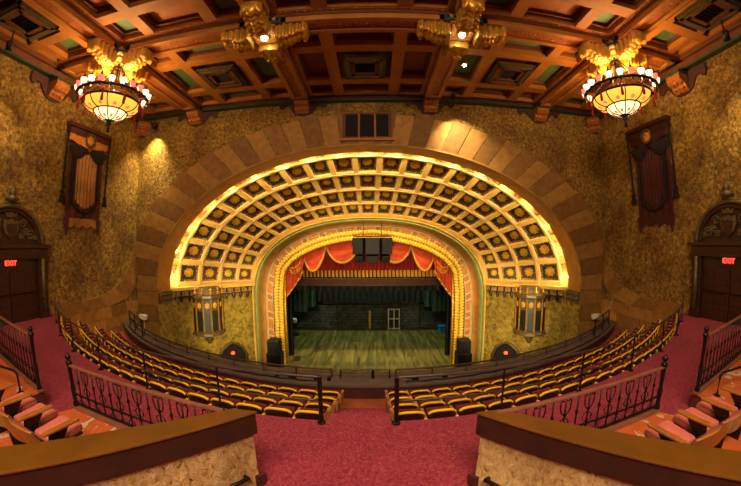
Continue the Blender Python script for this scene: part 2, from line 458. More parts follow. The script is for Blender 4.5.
for j in (2, 3, 1):
    for i in range(5):
        x0, x1 = XS[i]+(HB if i else .1), XS[i+1]-(HB if i < 4 else .1); y0, y1 = YS[j-1]+HB, YS[j]-(HB if j < 3 else .1)
        W_, L_ = x1-x0, y1-y0
        if j == 1: continue          # behind the camera: plain
        wide = W_ > 4
        fx = (.22, .085, .39, .085, .22) if wide else (.16, .11, .46, .11, .16)
        fy = (.215, .08, .41, .08, .215)
        ex = [x0]; [ex.append(ex[-1]+f*W_) for f in fx]; ey = [y0]; [ey.append(ey[-1]+f*L_) for f in fy]
        bm = BM()
        for a in (1, 3): bx(bm, ex[a], ex[a+1], y0, y1, 7.12, 7.78)
        for a in (1, 3): bx(bm, x0, x1, ey[a], ey[a+1], 7.121, 7.78)
        # border rib round the bay
        e = .12
        bx(bm, x0, x0+e, y0, y1, 7.125, 7.78); bx(bm, x1-e, x1, y0, y1, 7.125, 7.78); bx(bm, x0, x1, y0, y0+e, 7.126, 7.78); bx(bm, x0, x1, y1-e, y1, 7.126, 7.78)
        obj('coffer_rib', bm, 'rib_wood', CE)
        green_edge = (i != 2)
        for a in range(3):
            for b in range(3):
                cx0, cx1, cy0, cy1 = ex[2*a], ex[2*a+1], ey[2*b], ey[2*b+1]
                if a == 0: cx0 += e
                if a == 2: cx1 -= e
                if b == 0: cy0 += e
                if b == 2: cy1 -= e
                mid = (a == 1 and b == 1)
                edge = (a == 1) != (b == 1)
                if i == 2: col = 'panel_green' if mid else 'panel_red'
                elif j == 2 and i in (1, 3): col = 'panel_orange' if edge else 'panel_green'
                else: col = 'panel_green' if edge else 'panel_orange'
                if mid and i != 2: col = 'beam_dark'
                bm = BM(); bx(bm, cx0, cx1, cy0, cy1, 7.46, 7.7); obj('coffer_panel', bm, col, CE)
                bm = BM(); g = .11*min(cx1-cx0, cy1-cy0)
                bx(bm, cx0, cx0+g, cy0, cy1, 7.32, 7.7); bx(bm, cx1-g, cx1, cy0, cy1, 7.32, 7.7); bx(bm, cx0, cx1, cy0, cy0+g, 7.321, 7.7); bx(bm, cx0, cx1, cy1-g, cy1, 7.321, 7.7)
                obj('coffer_step', bm, 'beam_brown', CE)
        cxm, cym = (ex[2]+ex[3])/2, (ey[2]+ey[3])/2
        if j == 3 and i in (1, 2, 3):
            vent(cxm, cym, {1: 'square bronze vent in the ceiling bay front left of the centre', 2: 'square vent in the dark centre ceiling bay above the arch', 3: 'square bronze vent in the ceiling bay front right of the centre'}[i])
        if j == 2 and i in (0, 4): vent(cxm, cym, f'square vent in the narrow ceiling bay over the {SIDE[-1 if i == 0 else 1]} wall')
# main beams with a framed, painted soffit; every segment runs from crossing to crossing
def beam(x0, y0, x1, y1, end0=.62, end1=.62):
    ax = 'x' if abs(x1-x0) > abs(y1-y0) else 'y'
    def B(bm, u0, u1, w0, w1, z0, z1):
        if ax == 'x': bx(bm, u0, u1, y0+w0, y0+w1, z0, z1)
        else: bx(bm, x0+w0, x0+w1, u0, u1, z0, z1)
    u0, u1 = (x0, x1) if ax == 'x' else (y0, y1)
    bm = BM(); B(bm, u0, u1, -HB, HB, 6.98, 7.79); o = obj('beam', bm, 'beam_brown', CE)
    a, b = u0+end0, u1-end1
    bm = BM(); B(bm, a, b, -.37, -.2, 6.8, 6.98); B(bm, a, b, .2, .37, 6.8, 6.98); B(bm, a, a+.14, -.37, .37, 6.801, 6.98); B(bm, b-.14, b, -.37, .37, 6.801, 6.98)
    obj('beam_border', bm, 'rib_wood', CE)
    bm = BM(); B(bm, a+.14, b-.14, -.2, .2, 6.88, 6.97); obj('beam_panel', bm, 'beam_panel_paint', CE)
    bm = BM(); B(bm, u0+HB, u1-HB, -HB-.07, -HB, 7.1, 7.24); B(bm, u0+HB, u1-HB, HB, HB+.07, 7.1, 7.24); obj('beam_moulding', bm, 'beam_panel_paint', CE)
    bm = BM(); B(bm, a-.1, a, -.38, .38, 6.78, 6.98); B(bm, b, b+.1, -.38, .38, 6.78, 6.98); obj('beam_end_trim', bm, 'green_trim', CE)
for x in (-X2, -X1, X1, X2):
    beam(x, -3.4, x, 2.58); beam(x, 2.58, x, Y1); beam(x, Y1, x, D-.1, .62, .75)
for y in (2.58, Y1):
    xs = [-XW+.05, -X2, -X1, X1, X2, XW-.05]
    for k in range(5): beam(xs[k], y, xs[k+1], y, .75 if k == 0 else .62, .75 if k == 4 else .62)
# wall cornices
bm = BM(); bx(bm, -XW, XW, D-.42, D, 7.12, 7.79); bx(bm, -XW, XW, D-.28, D, 6.96, 7.12); struct(obj('trim_4', bm, 'beam_dark'))
for s, n_ in ((-1, 5), (1, 6)):
    bm = BM(); bx(bm, s*XW, s*(XW-.42), -5, D, 6.98, 7.79); bx(bm, s*XW, s*(XW-.26), -5, D, 6.72, 6.98); struct(obj(f'trim_{n_}', bm, 'beam_brown'))
    bm = BM(); bx(bm, s*XW, s*(XW-.31), -5, D, 6.64, 6.72); struct(obj(f'trim_{n_+2}', bm, 'green_trim'))
bm = BM(); bx(bm, -XW, XW, D-.33, D, 6.9, 6.96); struct(obj('trim_9', bm, 'green_trim'))

# gilded acanthus brackets round each beam crossing, corbels on the walls
def leaf_bm(L, w, z0, z1, drop):
    bm = BM(); nu, nv = 28, 12; P = []
    for i in range(nu+1):
        f = i/nu; u = L*f
        zb = z0 + (z1-z0)*f**1.3 - drop*math.sin(pi*min(1, f*1.25))*.45 - .10*max(0, math.sin((f-.78)/.22*pi)) * (f > .78)
        ww = w*(1-.28*f)*(1+.16*math.sin(f*30)) * (1.25 if f > .82 else 1)
        row = [(u, ww*math.cos(pi*j/nv), zb - .0 + (.10*math.sin(pi*j/nv)*-1) + .045*math.cos(6*pi*j/nv) + .02*math.sin(f*44)) for j in range(nv+1)]
        P.append(row)
    V = grid(bm, P)
    top = [[bm.verts.new((r[0].co.x, r[0].co.y, z1+.16)), bm.verts.new((r[-1].co.x, r[-1].co.y, z1+.16))] for r in V]
    for i in range(nu):
        bm.faces.new((V[i][0], top[i][0], top[i+1][0], V[i+1][0])); bm.faces.new((V[i][-1], V[i+1][-1], top[i+1][1], top[i][1]))
    bm.faces.new([v for v in V[-1]] + [top[-1][1], top[-1][0]])
    bm.faces.new([v for v in V[0]][::-1] + [top[0][0], top[0][1]])
    return bm
def put(bm, x, y, ang): 
    bmesh.ops.transform(bm, matrix=Matrix.Translation((x, y, 0)) @ Matrix.Rotation(ang, 4, 'Z'), verts=bm.verts[:]); return bm
for s in (-1, 1):
    for nm, xx in (('chandelier', X2), ('star lamp', X1)):
        lab = f'gilded leaf boss with four brackets over the {SIDE[s]} ' + ('chandelier' if nm[0] == 'c' else 'star-bright downlight')
        t = thing('ceiling_boss', lab, 'ceiling ornament', (s*xx, Y1, 6.4), 'gilded bosses at the beam crossings')
        bm = BM(); bx(bm, s*xx-.46, s*xx+.46, Y1-.46, Y1+.46, 6.68, 6.98); bx(bm, s*xx-.38, s*xx+.38, Y1-.38, Y1+.38, 6.58, 6.68); obj('boss_block', bm, 'gold_relief', t, bevel=.03)
        bm = BM()
        for a in (-1, 1):
            bx(bm, s*xx+a*.46, s*xx+a*.53, Y1-.5, Y1+.5, 6.7, 6.8); bx(bm, s*xx-.5, s*xx+.5, Y1+a*.46, Y1+a*.53, 6.7, 6.8)
        obj('boss_trim', bm, 'green_trim', t)
        for q in range(4): obj('leaf_bracket', put(leaf_bm(.98, .31, 6.40, 6.68, .16), s*xx+.44*math.cos(q*pi/2), Y1+.44*math.sin(q*pi/2), q*pi/2), 'gilt_bright' if nm[0] == 'c' else 'gilt', t, smooth=True)
def corbel(x, y, ang, label, zb, mat='beam_panel_paint'):
    t = thing('wall_corbel', label, 'corbel', (x, y, zb-.5), 'carved corbels under the beam ends')
    bm = BM(); prism(bm, [(0, zb), (.16, zb-.04), (.3, zb+.1), (.36, zb+.24), (.5, zb+.28), (.62, zb+.42), (.62, zb+.62), (0, zb+.62)], 'y', -.34, .34)
    for k in (-1, 0, 1): tube(bm, [(.34+.1*math.cos(v*.5), .2*k, zb+.2+.12*math.sin(v*.5)) for v in range(11)], .05, 6)
    obj('scroll_block', put(bm, x, y, ang), mat, t, bevel=.02)
    bm = BM(); bx(bm, 0, .66, -.4, .4, zb+.62, zb+.72); obj('cap', put(bm, x, y, ang), 'green_trim', t)
    bm = BM(); pts_ = [(-1.2, zb+.74), (-1.2, zb+.36), (-1.1, zb+.26), (-.98, zb+.30), (-.9, zb+.42), (-.72, zb+.40), (-.55, zb+.14), (-.42, zb-.02), (-.2, zb-.1), (0, zb-.14)]
    pts_ = pts_ + [(-a, b) for a, b in pts_[-2::-1]]
    prism(bm, [(a, b) for a, b in pts_], 'x', .0, .1)
    obj('scalloped_plate', put(bm, x, y, ang), 'beam_dark', t, bevel=.02)
for s in (-1, 1):
    corbel(s*X1, D, -pi/2, f'carved corbel on the front wall just {SIDE[s]} of the triple opening', 6.4)
    corbel(s*X2, D, -pi/2, f'carved corbel on the front wall nearest the {SIDE[s]} corner', 6.3)
    corbel(s*XW, Y1, 0 if s < 0 else pi, f'carved corbel on the {SIDE[s]} side wall above the banner and door', 5.85)
    corbel(s*(XW-.05), D-.05, -pi/4 if s < 0 else -3*pi/4, f'carved corbel in the {SIDE[s]} corner under the ceiling', 6.05)
# downlights
def star(x, y, z, r, label, p):
    t = thing('downlight', label, 'ceiling lamp', (x, y, z-.1), 'downlights')
    bm = BM(); lathe(bm, [(.001, .06), (r*1.9, .06), (r*2.1, 0), (r*1.5, -.02), (r*1.3, .03), (.001, .035)], (x, y, z), 16); obj('rim', bm, 'gilt', t)
    bm = BM(); ball(bm, (x, y, z-.03), r); obj('bulb', bm, 'bulb_star', t, smooth=True)
    if p:
        l = bpy.data.lights.new('downlight_lamp', 'SPOT'); l.energy = p*.6; l.spot_size = R(110); l.spot_blend = .7; l.color = (1, .78, .48); l.shadow_soft_size = .08
        lo = bpy.data.objects.new('downlight_lamp', l); COL.objects.link(lo); lo.location = (x, y, z-.2+H)
star(-X1, Y1, 6.56, .085, 'bright star-like downlight in the left central beam crossing', 500)
star(X1, Y1, 6.56, .085, 'bright star-like downlight in the right central beam crossing', 500)
star(3.9, 11.0, 7.0, .06, 'small bright downlight in the ceiling bay just right of centre', 0)

stencil('coffer_edge', '#7e4c22', '#f8ecd2', '#d0a060', 13)
def stripes():
    m, n, b = nt('tassel_fringe'); b.inputs['Roughness'].default_value = .7
    wv = N(n, 'ShaderNodeTexWave'); wv.wave_type = 'BANDS'; wv.bands_direction = 'X'; wv.inputs['Scale'].default_value = 1.25
    n.links.new(coords(n), wv.inputs['Vector']); n.links.new(ramp(n, wv.outputs[0], [(.3, '#5a2c0c'), (.5, '#e0a630')]), b.inputs['Base Color'])
stripes()
# ================================================================== COFFERED VAULT behind the arch
VO = Arch(11.42, -2.5, 7.53, 2.05); VI = Arch(7.42, -2.5, 4.22, 2.2)
Y0v, Y1v = DS+.02, DP+.05
def vs(u, t):
    p, q = VO.at(u), VI.at(u)
    k = t + .06*math.sin(pi*t)          # very slightly hollow
    return Vector((p[0]+(q[0]-p[0])*t, Y0v+(Y1v-Y0v)*k, p[1]+(q[1]-p[1])*t))
vault = thing('coffered_vault', 'glowing golden coffered half dome flaring out around the stage opening', 'coffered vault', (0, DP, -2.5))
NC = 21; TB = [.115, .345, .57, .785, .985]
lat = BM()
def quad(bm, a, b, c, d): bm.faces.new([bm.verts.new(v) for v in (a, b, c, d)])
um = .006
def cell(u0, u1, t0, t1, mu, mt):
    def Q(a, b): return vs(u0+(u1-u0)*a, t0+(t1-t0)*b)
    c = [Q(0, 0), Q(1, 0), Q(1, 1), Q(0, 1)]; i = [Q(mu, mt), Q(1-mu, mt), Q(1-mu, 1-mt), Q(mu, 1-mt)]
    n = (i[1]-i[0]).cross(i[3]-i[0]).normalized(); ctr = sum(i, Vector())/4
    if n.dot(ctr-Vector((0, 13, -2))) < 0: n = -n
    return c, i, n, ctr
for i in range(NC):
    u0, u1 = um+(1-2*um)*i/NC, um+(1-2*um)*(i+1)/NC
    # outer strip with mosaic panels
    c, q, n, ctr = cell(u0, u1, 0, TB[0], .13, .16)
    for k in range(4): quad(lat, c[k], c[(k+1) % 4], q[(k+1) % 4], q[k])
    bm = BM(); d = n*.05; quad(bm, *[v+d for v in q]); 
    for k in range(4): quad(bm, q[k], q[(k+1) % 4], q[(k+1) % 4]+d, q[k]+d)
    obj('mosaic_panel', bm, 'mosaic', vault)
    for j in range(4):
        c, q, n, ctr = cell(u0, u1, TB[j], TB[j+1], .11, .09)
        for k in range(4): quad(lat, c[k], c[(k+1) % 4], q[(k+1) % 4], q[k])
        # soft beads along the ribs
        dep = .34; w1 = [ctr+(v-ctr)*.97+n*dep*.45 for v in q]; w2 = [ctr+(v-ctr)*.80+n*dep*.5 for v in q]; w3 = [ctr+(v-ctr)*.77+n*dep for v in q]
        for k in range(4): quad(lat, q[k], q[(k+1) % 4], w1[(k+1) % 4], w1[k])
        bm = BM()
        for k in range(4): quad(bm, w1[k], w1[(k+1) % 4], w2[(k+1) % 4], w2[k]); quad(bm, w2[k], w2[(k+1) % 4], w3[(k+1) % 4], w3[k])
        quad(bm, *w3); bm.faces.ensure_lookup_table()
        for f in bm.faces: f.material_index = 0
        for k in range(0, 8, 2): bm.faces[k].material_index = 1
        cp_ = obj('coffer_panel', bm, [('coffer_green', 'coffer_red')[(i+j) % 2], 'coffer_edge'], vault)
        ux = (w3[1]-w3[0]).normalized(); uy = n.cross(ux).normalized(); r = min((w3[1]-w3[0]).length, (w3[3]-w3[0]).length)*.40
        bm = BM(); c0 = ctr+n*(dep-.02); nn = 16; rim = []; mid = []
        for k in range(nn):
            a = 2*pi*k/nn; rr = r*(1.0 if k % 2 else .8)
            rim.append(bm.verts.new(c0+ux*rr*math.cos(a)+uy*rr*math.sin(a))); mid.append(bm.verts.new(c0-n*.07+ux*r*.5*math.cos(a)+uy*r*.5*math.sin(a)))
        tip = bm.verts.new(c0-n*.11)
        for k in range(nn): bm.faces.new((rim[k], rim[(k+1) % nn], mid[(k+1) % nn], mid[k])); bm.faces.new((mid[k], mid[(k+1) % nn], tip))
        obj('rosette', bm, 'rosette_yellow', cp_, at=Vector(cp_['_o']))
# close the small gaps at both springings
for u0, u1 in ((0, um), (1-um, 1)):
    for j, (a, b) in enumerate(zip([0]+TB, TB+[1])): quad(lat, vs(u0, a), vs(u1, a), vs(u1, b), vs(u0, b))
for i in range(NC*2): 
    u0, u1 = um+(1-2*um)*i/NC/2, um+(1-2*um)*(i+1)/NC/2; quad(lat, vs(u0, TB[4]), vs(u1, TB[4]), vs(u1, 1.02), vs(u0, 1.02))
obj('rib_lattice', lat, 'coffer_gold', vault, weld=True)
for t in TB[:4]:
    bm = BM(); tube(bm, [vs(i/140, t) for i in range(141)], .035, 6); obj('rib_bead', bm, 'cream_edge', vault, smooth=True)
# lamps in the cove behind the lip
bm = BM(); C1 = Arch(11.27, -2.5, 7.38, 2.05); tube(bm, [(C1.at(.012+.976*i/120)[0], DS+.12, C1.at(.012+.976*i/120)[1]) for i in range(121)], .03, 6)
tag(obj('cove_lamp', bm, 'cove_tube'), 'warm cove lamp tucked behind the lip of the great arch', 'cove light')
# painted cornice under the vault, with little pendants
for s in (-1, 1):
    A = Vector((s*11.5, DS)); B = Vector((s*7.45, DP+.05)); dr = (B-A).normalized(); nn = Vector((-dr.y, dr.x)) * (1 if s > 0 else -1)
    if nn.dot(Vector((0, 10))-A) < 0: nn = -nn
    t = thing('painted_cornice', f'painted cornice with small pendants under the {SIDE[s]} foot of the vault', 'cornice', (A.x, A.y, -3.0), 'painted cornices')
    def strip(w0, w1, z0, z1, name, m, a=0, b=1):
        bm = BM(); L = (B-A).length
        P = [A+dr*L*a+nn*w0, A+dr*L*b+nn*w0, A+dr*L*b+nn*w1, A+dr*L*a+nn*w1]
        hexa(bm, [(p.x, p.y, z0) for p in P] + [(p.x, p.y, z1) for p in P]); return obj(name, bm, m, t)
    strip(-.05, .34, -2.62, -2.44, 'cap_moulding', 'coffer_gold')
    strip(-.05, .16, -3.02, -2.62, 'frieze_ground', 'dark_wood')
    for k in range(12):
        a = (k+.12)/12
        strip(.16, .21, -2.96, -2.68, 'frieze_panel', 'mosaic', a, a+.76/12)
        q = A+dr*(B-A).length*(k+.0)/12+nn*.12; bm = BM(); lathe(bm, [(.01, -.36), (.07, -.28), (.1, -.16), (.12, -.02), (.12, 0)], (q.x, q.y, -3.0), 8); obj('pendant', bm, 'dark_wood', t)
    # oriel lantern hung on the splayed wall
    cpt = A + dr*(B-A).length*.45; ow = .90
    o_ = thing('lantern_oriel', f'dark teal and gold half-round oriel hung on the {SIDE[s]} splayed wall below the vault', 'oriel', (cpt.x, cpt.y, -5.9), 'oriels beside the stage')
    def P(a, r): 
        v = cpt + dr*math.cos(a)*r + nn*math.sin(a)*r*1.0; return v
    def ring_(r, z, k=6): return [(P(pi*i/k, r).x, P(pi*i/k, r).y, z) for i in range(k+1)]
    def shell(prof, name, m, k=6):
        bm = BM(); rr = [ring_(r, z, k) for r, z in prof]; V = grid(bm, rr)
        bm.faces.new(V[0][::-1]); bm.faces.new(V[-1]); return obj(name, bm, m, o_)
    shell([(ow, -5.05), (ow, -3.15)], 'body', 'teal_lattice')
    shell([(.12, -6.0), (.25, -5.75), (.3, -5.6), (ow*.8, -5.45), (ow+.1, -5.35), (ow+.1, -5.22), (ow+.02, -5.16), (ow+.06, -5.05)], 'base_moulding', 'carved_bronze')
    shell([(ow+.02, -3.2), (ow+.12, -3.1), (ow+.12, -2.95), (ow+.02, -2.9), (ow-.05, -2.6), (ow-.3, -2.45)], 'crown', 'carved_bronze')
    for i in range(7):
        a = pi*i/6; v = P(a, ow+.02); bm = BM(); tube(bm, [(v.x, v.y, -5.1), (v.x, v.y, -3.1)], .045, 6); obj('rib', bm, 'gilt', o_)
        bm = BM(); lathe(bm, [(.02, .42), (.07, .3), (.04, .24), (.1, .1), (.07, 0)], (v.x, v.y, -2.9), 8); obj('finial', bm, 'gilt', o_)
    for i in range(6):
        p0, p1 = P(pi*i/6, ow), P(pi*(i+1)/6, ow); m_ = (p0+p1)/2; tx = (p1-p0).normalized(); nn2 = (m_-cpt).normalized()
        bm = BM(); hexa(bm, [(*(m_+tx*a+nn2*b), z) for z in (-3.85, -3.22) for a, b in ((-.18, -.02), (.18, -.02), (.18, .02), (-.18, .02))]); pn = obj('medallion_panel', bm, 'teal_lattice' if i % 2 else 'carved_bronze', o_)
        bm = BM(); q = m_+nn2*.04
        for k in range(12):
            a0, a1 = 2*pi*k/12, 2*pi*(k+1)/12; r0 = .15 if k % 2 else .12; r1 = .12 if k % 2 else .15
            bm.faces.new([bm.verts.new((*(q+tx*r*math.cos(a)), -3.53+r*1.3*math.sin(a))) for r, a in ((r0, a0), (r1, a1))] + [bm.verts.new((*(q+nn2*.04), -3.53))])
        obj('medallion', bm, 'gilt_bright', pn, at=Vector(pn['_o']))
        for k in (-1, 0, 1):
            q = m_+tx*.1*k+nn2*.012; bm = BM(); tube(bm, [(q.x, q.y, -5.1), (q.x, q.y, -3.95)], .012, 5); obj('slat', bm, 'iron', o_)
    # dark arched doorway with a red exit light low on the splayed wall
    dpt = A + dr*(B-A).length*.70
    t2 = thing('arched_exit', f'dark pointed doorway with a red glowing light low on the {SIDE[s]} splayed wall', 'doorway', (dpt.x, dpt.y, -7.7), 'arched exits beside the stage')
    bm = BM(); poly = [(-.85, -8.9), (.85, -8.9), (.85, -7.15), (.62, -6.62), (.28, -6.35), (0, -6.2), (-.28, -6.35), (-.62, -6.62), (-.85, -7.15)]
    P3 = lambda a, z, w: (*(dpt+dr*a+nn*(w+.005)), z)
    v0 = [bm.verts.new(P3(a, z, .0)) for a, z in poly]; v1 = [bm.verts.new(P3(a, z, .05)) for a, z in poly]; bm.faces.new(v1)
    for i in range(len(poly)): j = (i+1) % len(poly); bm.faces.new((v0[i], v0[j], v1[j], v1[i]))
    obj('opening', bm, 'dark_void', t2)
    bm = BM(); tube(bm, [P3(a*1.08, z*1.0+(.06 if z > -7.2 else 0), .1) for a, z in poly[1:]+poly[:1]], .09, 6); obj('surround', bm, 'carved_bronze', t2, smooth=True)
    bm = BM(); ball(bm, P3(0, -6.85, .14), .13, (1, 1, .8)); obj('red_light', bm, 'exit_red', t2, smooth=True)
    # carved capital band on the arch pier
    bm = BM(); bx(bm, s*10.99, s*11.07, D, DS+.05, -3.15, -2.55)
    for k in range(7):
        for r_ in range(2): ball(bm, (s*10.99, D+.08+.16*k, -2.7-.25*r_), .085, (.6, 1, 1), 8, 6)
    tag(obj('pier_capital', bm, 'carved_bronze'), f'dark carved capital band at the {SIDE[s]} foot of the great arch', 'capital', 'carved capitals')
    bm = BM(); bx(bm, s*11.0, s*11.6, DS-.02, DS+.55, -11, -2.5); bx(bm, s*11.05, s*11.1, D-.06, DS+.02, -11, -3.1); struct(obj('trim_%d' % (10 if s < 0 else 11), bm, 'splay_stucco'))

# ================================================================== PROSCENIUM FRAME
pf = thing('proscenium_frame', 'layered gold, green and cream frame round the stage opening', 'proscenium', (0, DP, ZS))
def band(f):  # curve between outer and inner edge
    def g(u):
        p, q = OUT.at(u), INN.at(u); return (p[0]+(q[0]-p[0])*f, p[1]+(q[1]-p[1])*f)
    return g
def sweep(prof, n=160, u0=0, u1=1):
    """prof: list of (f, y offset towards the audience)"""
    bm = BM(); gs = [band(f) for f, y in prof]
    grid(bm, [[(g(u0+(u1-u0)*i/n)[0], DP-y, g(u0+(u1-u0)*i/n)[1]) for g, (f, y) in zip(gs, prof)] for i in range(n+1)]); return bm
def roll(f0, f1, y0, h, k=6): return [(f0+(f1-f0)*i/k, y0+h*math.sin(pi*i/k)) for i in range(k+1)]
obj('outer_bead', sweep([(-.02, -.1)]+roll(-.02, .06, .1, .14)+[(.06, .05)]), 'coffer_gold', pf, smooth=True)
obj('green_moulding', sweep(roll(.06, .19, .05, .2)), 'mould_green', pf, smooth=True)
obj('cove', sweep([(.19, .06), (.21, -.1), (.25, -.3), (.30, -.38), (.34, -.36)]), 'soffit_gold', pf, smooth=True)
obj('cream_bead', sweep(roll(.34, .385, -.36, .07)), 'cream_edge', pf, smooth=True)
obj('panel_ground', sweep([(.385, -.36), (.59, -.36)]), 'cream_edge', pf)
obj('purple_fillet', sweep(roll(.585, .635, -.36, .04)), 'purple_line', pf)
obj('scale_ground', sweep(roll(.635, .94, -.36, .18)), 'soffit_gold', pf, smooth=True)
obj('inner_fillet', sweep([(.94, -.36), (.945, -.42), (.965, -.42), (.97, -.34), (1, -.34), (1, -.55)]), 'gilt', pf)
# long and square ornament panels
gP0, gP1 = band(.41), band(.57)
npn = 31; pos = 0; seq = []
w_l, w_s = 1.0, .46
tot = sum(w_l if i % 2 == 0 else w_s for i in range(45)); u = 0
for i in range(45):
    w_ = (w_l if i % 2 == 0 else w_s)/tot; a, b = u+w_*.11, u+w_*.89; u += w_
    bm = BM(); P_ = []
    for k in range(7):
        uu = a+(b-a)*k/6; p, q = gP0(uu), gP1(uu); P_.append([(p[0]*(1-f)+q[0]*f, DP+.36-.05*math.sin(pi*f)**.3-.001, p[1]*(1-f)+q[1]*f) for f in (0.02, .12, .5, .88, .98)])
    grid(bm, P_); obj('ornament_panel', bm, 'gold_relief' if i % 2 == 0 else 'square_panel', pf)
# overlapping leaf scales on the inner roll
ns = 130; gS = band(.79)
bmS = BM()
for i in range(ns):
    uu = (i+.5)/ns; p = gS(uu); p2 = gS(min(1, uu+.004)); tx = Vector((p2[0]-p[0], 0, p2[1]-p[1])).normalized(); nx = Vector((0, -1, 0)).cross(tx)
    for sgn in (-1, 1):
        c0 = Vector((p[0], DP+.19, p[1])) + nx*sgn*.17
        M_ = Matrix((( tx.x, nx.x, 0), (0, 0, 1), (tx.z, nx.z, 0))).to_4x4()
        M_ = Matrix.Translation(c0) @ Matrix(((tx.x, nx.x, 0, 0), (tx.y, nx.y, -1, 0), (tx.z, nx.z, 0, 0), (0, 0, 0, 1)))
        vs_ = bmesh.ops.create_uvsphere(bmS, u_segments=8, v_segments=6, radius=1)['verts']
        bmesh.ops.transform(bmS, matrix=M_ @ Matrix.Rotation(sgn*.5, 4, 'Z') @ Matrix.Diagonal((.115, .17, .07, 1)), verts=vs_)
o = obj('scale_leaves', bmS, 'scale_yellow', pf, smooth=True)

# ================================================================== STAGE
bm = BM(); bx(bm, -13, 13, DP-1.6, 30.2, ZS-.4, ZS); struct(obj('floor_stage', bm, 'stage_boards'))
bm = BM(); bx(bm, -13, 13, DP-1.62, DP-1.6, -11, ZS-.05); struct(obj('trim_12', bm, 'dark_wood'))
bm = BM(); bx(bm, -13, 13, 29.6, 30.1, ZS, 6); struct(obj('wall_stage_rear', bm, 'stage_brick'))
for s in (-1, 1):
    bm = BM(); bx(bm, s*12, s*12.4, DP+.8, 30, ZS, 6); struct(obj('wall_stage_%s' % SIDE[s], bm, 'black_drape'))
bm = BM(); bx(bm, -13, 13, DP+.5, 30, 6, 6.2); struct(obj('ceiling_stage', bm, 'black_drape'))
# wall above and beside the opening, behind the frame
bm = BM(); gO = band(.97)
pp = [gO(i/120) for i in range(121)]
def outr(p):
    return (math.copysign(12.3, p[0]), p[1]) if p[1] < -2 else ((p[0]/max(.5, abs(p[0]))*min(12.3, abs(p[0])*1.9)), 6.2 if abs(p[0]) < 4 else 4)
grid(bm, [[(p[0], DP+.78, p[1]), (p[0]*2.2, DP+.78, (p[1]+2)*3.5-2 if p[1] > -2 else p[1])] for p in pp])
struct(obj('wall_proscenium', bm, 'black_drape'))

# swag valance
val = thing('stage_valance', 'orange-red swagged valance with gold fringe across the top of the stage', 'valance', (0, DP+.7, -3))
gI = band(.965)
def swag(ua, ub, sag, ya, fr=.11):
    bm = BM(); nu, nv = 28, 18; P_ = []
    pa, pb = Vector(gI(ua)), Vector(gI(ub))
    for i in range(nu+1):
        f = i/nu; top = Vector(gI(ua+(ub-ua)*f)) + Vector((0, .08)); bot = pa*(1-f)+pb*f; bz = bot.y - sag*(4*f*(1-f))**.75
        row = []
        for j in range(nv+1):
            g = j/nv; z = top.y+(bz-top.y)*g; x = top.x+(bot.x-top.x)*g
            row.append((x, ya-.22*math.sin(pi*f)*g**.7 + .15*abs(math.sin(g*pi*7.5))*math.sin(pi*f)**.5, z))
        P_.append(row)
    V = grid(bm, P_); sw = obj('swag', bm, 'swag_red', val, smooth=True)
    bm = BM(); tube(bm, [Vector(r[-1])+Vector((0, -.02, 0)) for r in P_], [fr*.5+fr*.35*math.sin(pi*i/nu) for i in range(nu+1)], 8); obj('fringe', bm, 'fringe_gold', sw, smooth=True, at=Vector(sw['_o']))
# parameters of the swag joints along the inner arch
def ufind(x, side):
    best = None
    for i in range(4000):
        u = i/4000; p = gI(u)
        if p[1] < -2.6: continue
        e = abs(p[0]-x)
        if best is None or e < best[0]: best = (e, u)
    return best[1]
for s in (-1, 1):
    js = [ufind(s*x, s) for x in (.40, 2.75, 4.2, 5.12)]
    for k, sg in ((0, 1.3), (1, 1.3), (2, .6)):
        swag(js[k], js[k+1], sg, DP+.66-.05*k)
    # gathered tail at the outer end
    bm = BM(); P_ = []
    xt = s*5.28
    for i in range(25):
        f = i/24; row = []
        x0 = s*(4.0+1.38*f); z0 = Vector(gI(ufind(s*min(5.15, 4.0+1.2*f), s))).y+.05
        zb = -1.75-1.75*f**.8
        for j in range(15):
            g = j/14; x = x0+(s*(4.25+1.18*f)-x0)*g**.8; row.append((x, DP+.50-.06*math.sin(f*2*pi*5)-.1*math.sin(pi*g), z0+(zb-z0)*g))
        P_.append(row)
    grid(bm, P_); tl = obj('tail', bm, 'swag_red', val, smooth=True)
    bm = BM(); tube(bm, [Vector(r[-1])+Vector((0, -.02, 0)) for r in P_], .06, 6); obj('tail_fringe', bm, 'fringe_gold', tl, smooth=True, at=Vector(tl['_o']))
    for dz, w_ in ((.0, .9), (.35, .7)):
        bm = BM(); tube(bm, [(s*(4.35+w_*k/12), DP+.30, -1.1-dz-.35*math.sin(pi*k/12)**.8-.15*k/12) for k in range(13)], .035, 6); obj('tail_cord', bm, 'fringe_gold', tl, smooth=True, at=Vector(tl['_o']))
# pleated red border with a striped gold fringe behind the valance
bd_ = thing('stage_curtain', 'dark red pleated stage border with a band of gold fringe, behind the swags', 'stage border', (0, DP+1.5, -2.4))
def pleat(bm, x0, x1, y, z0, z1, n, amp, ny=1):
    k = n*6; grid(bm, [[(x0+(x1-x0)*i/k, y+amp*math.sin(2*pi*n*i/k), z) for z in (z0, z1)] for i in range(k+1)]); return bm
obj('cloth', pleat(BM(), -5.3, 5.3, DP+1.5, -1.8, .8, 42, .13), 'pleat_red', bd_, smooth=True)
obj('fringe_band', pleat(BM(), -5.3, 5.3, DP+1.44, -2.2, -1.75, 42, .14), 'tassel_fringe', bd_, smooth=True)
bm = BM(); bx(bm, -6, 6, DP+1.8, DP+1.9, -2.85, -2.35); tag(obj('house_batten', bm, 'brown_border'), 'plain brown border strip beneath the gold fringe over the stage', 'stage border')
bm = BM(); pleat(bm, -7.5, 7.5, DP+3.2, -3.4, 2.5, 26, .1); tag(obj('black_border', bm, 'black_drape', smooth=True), 'black pleated border hanging high across the dark stage', 'stage drape', 'black stage drapes')
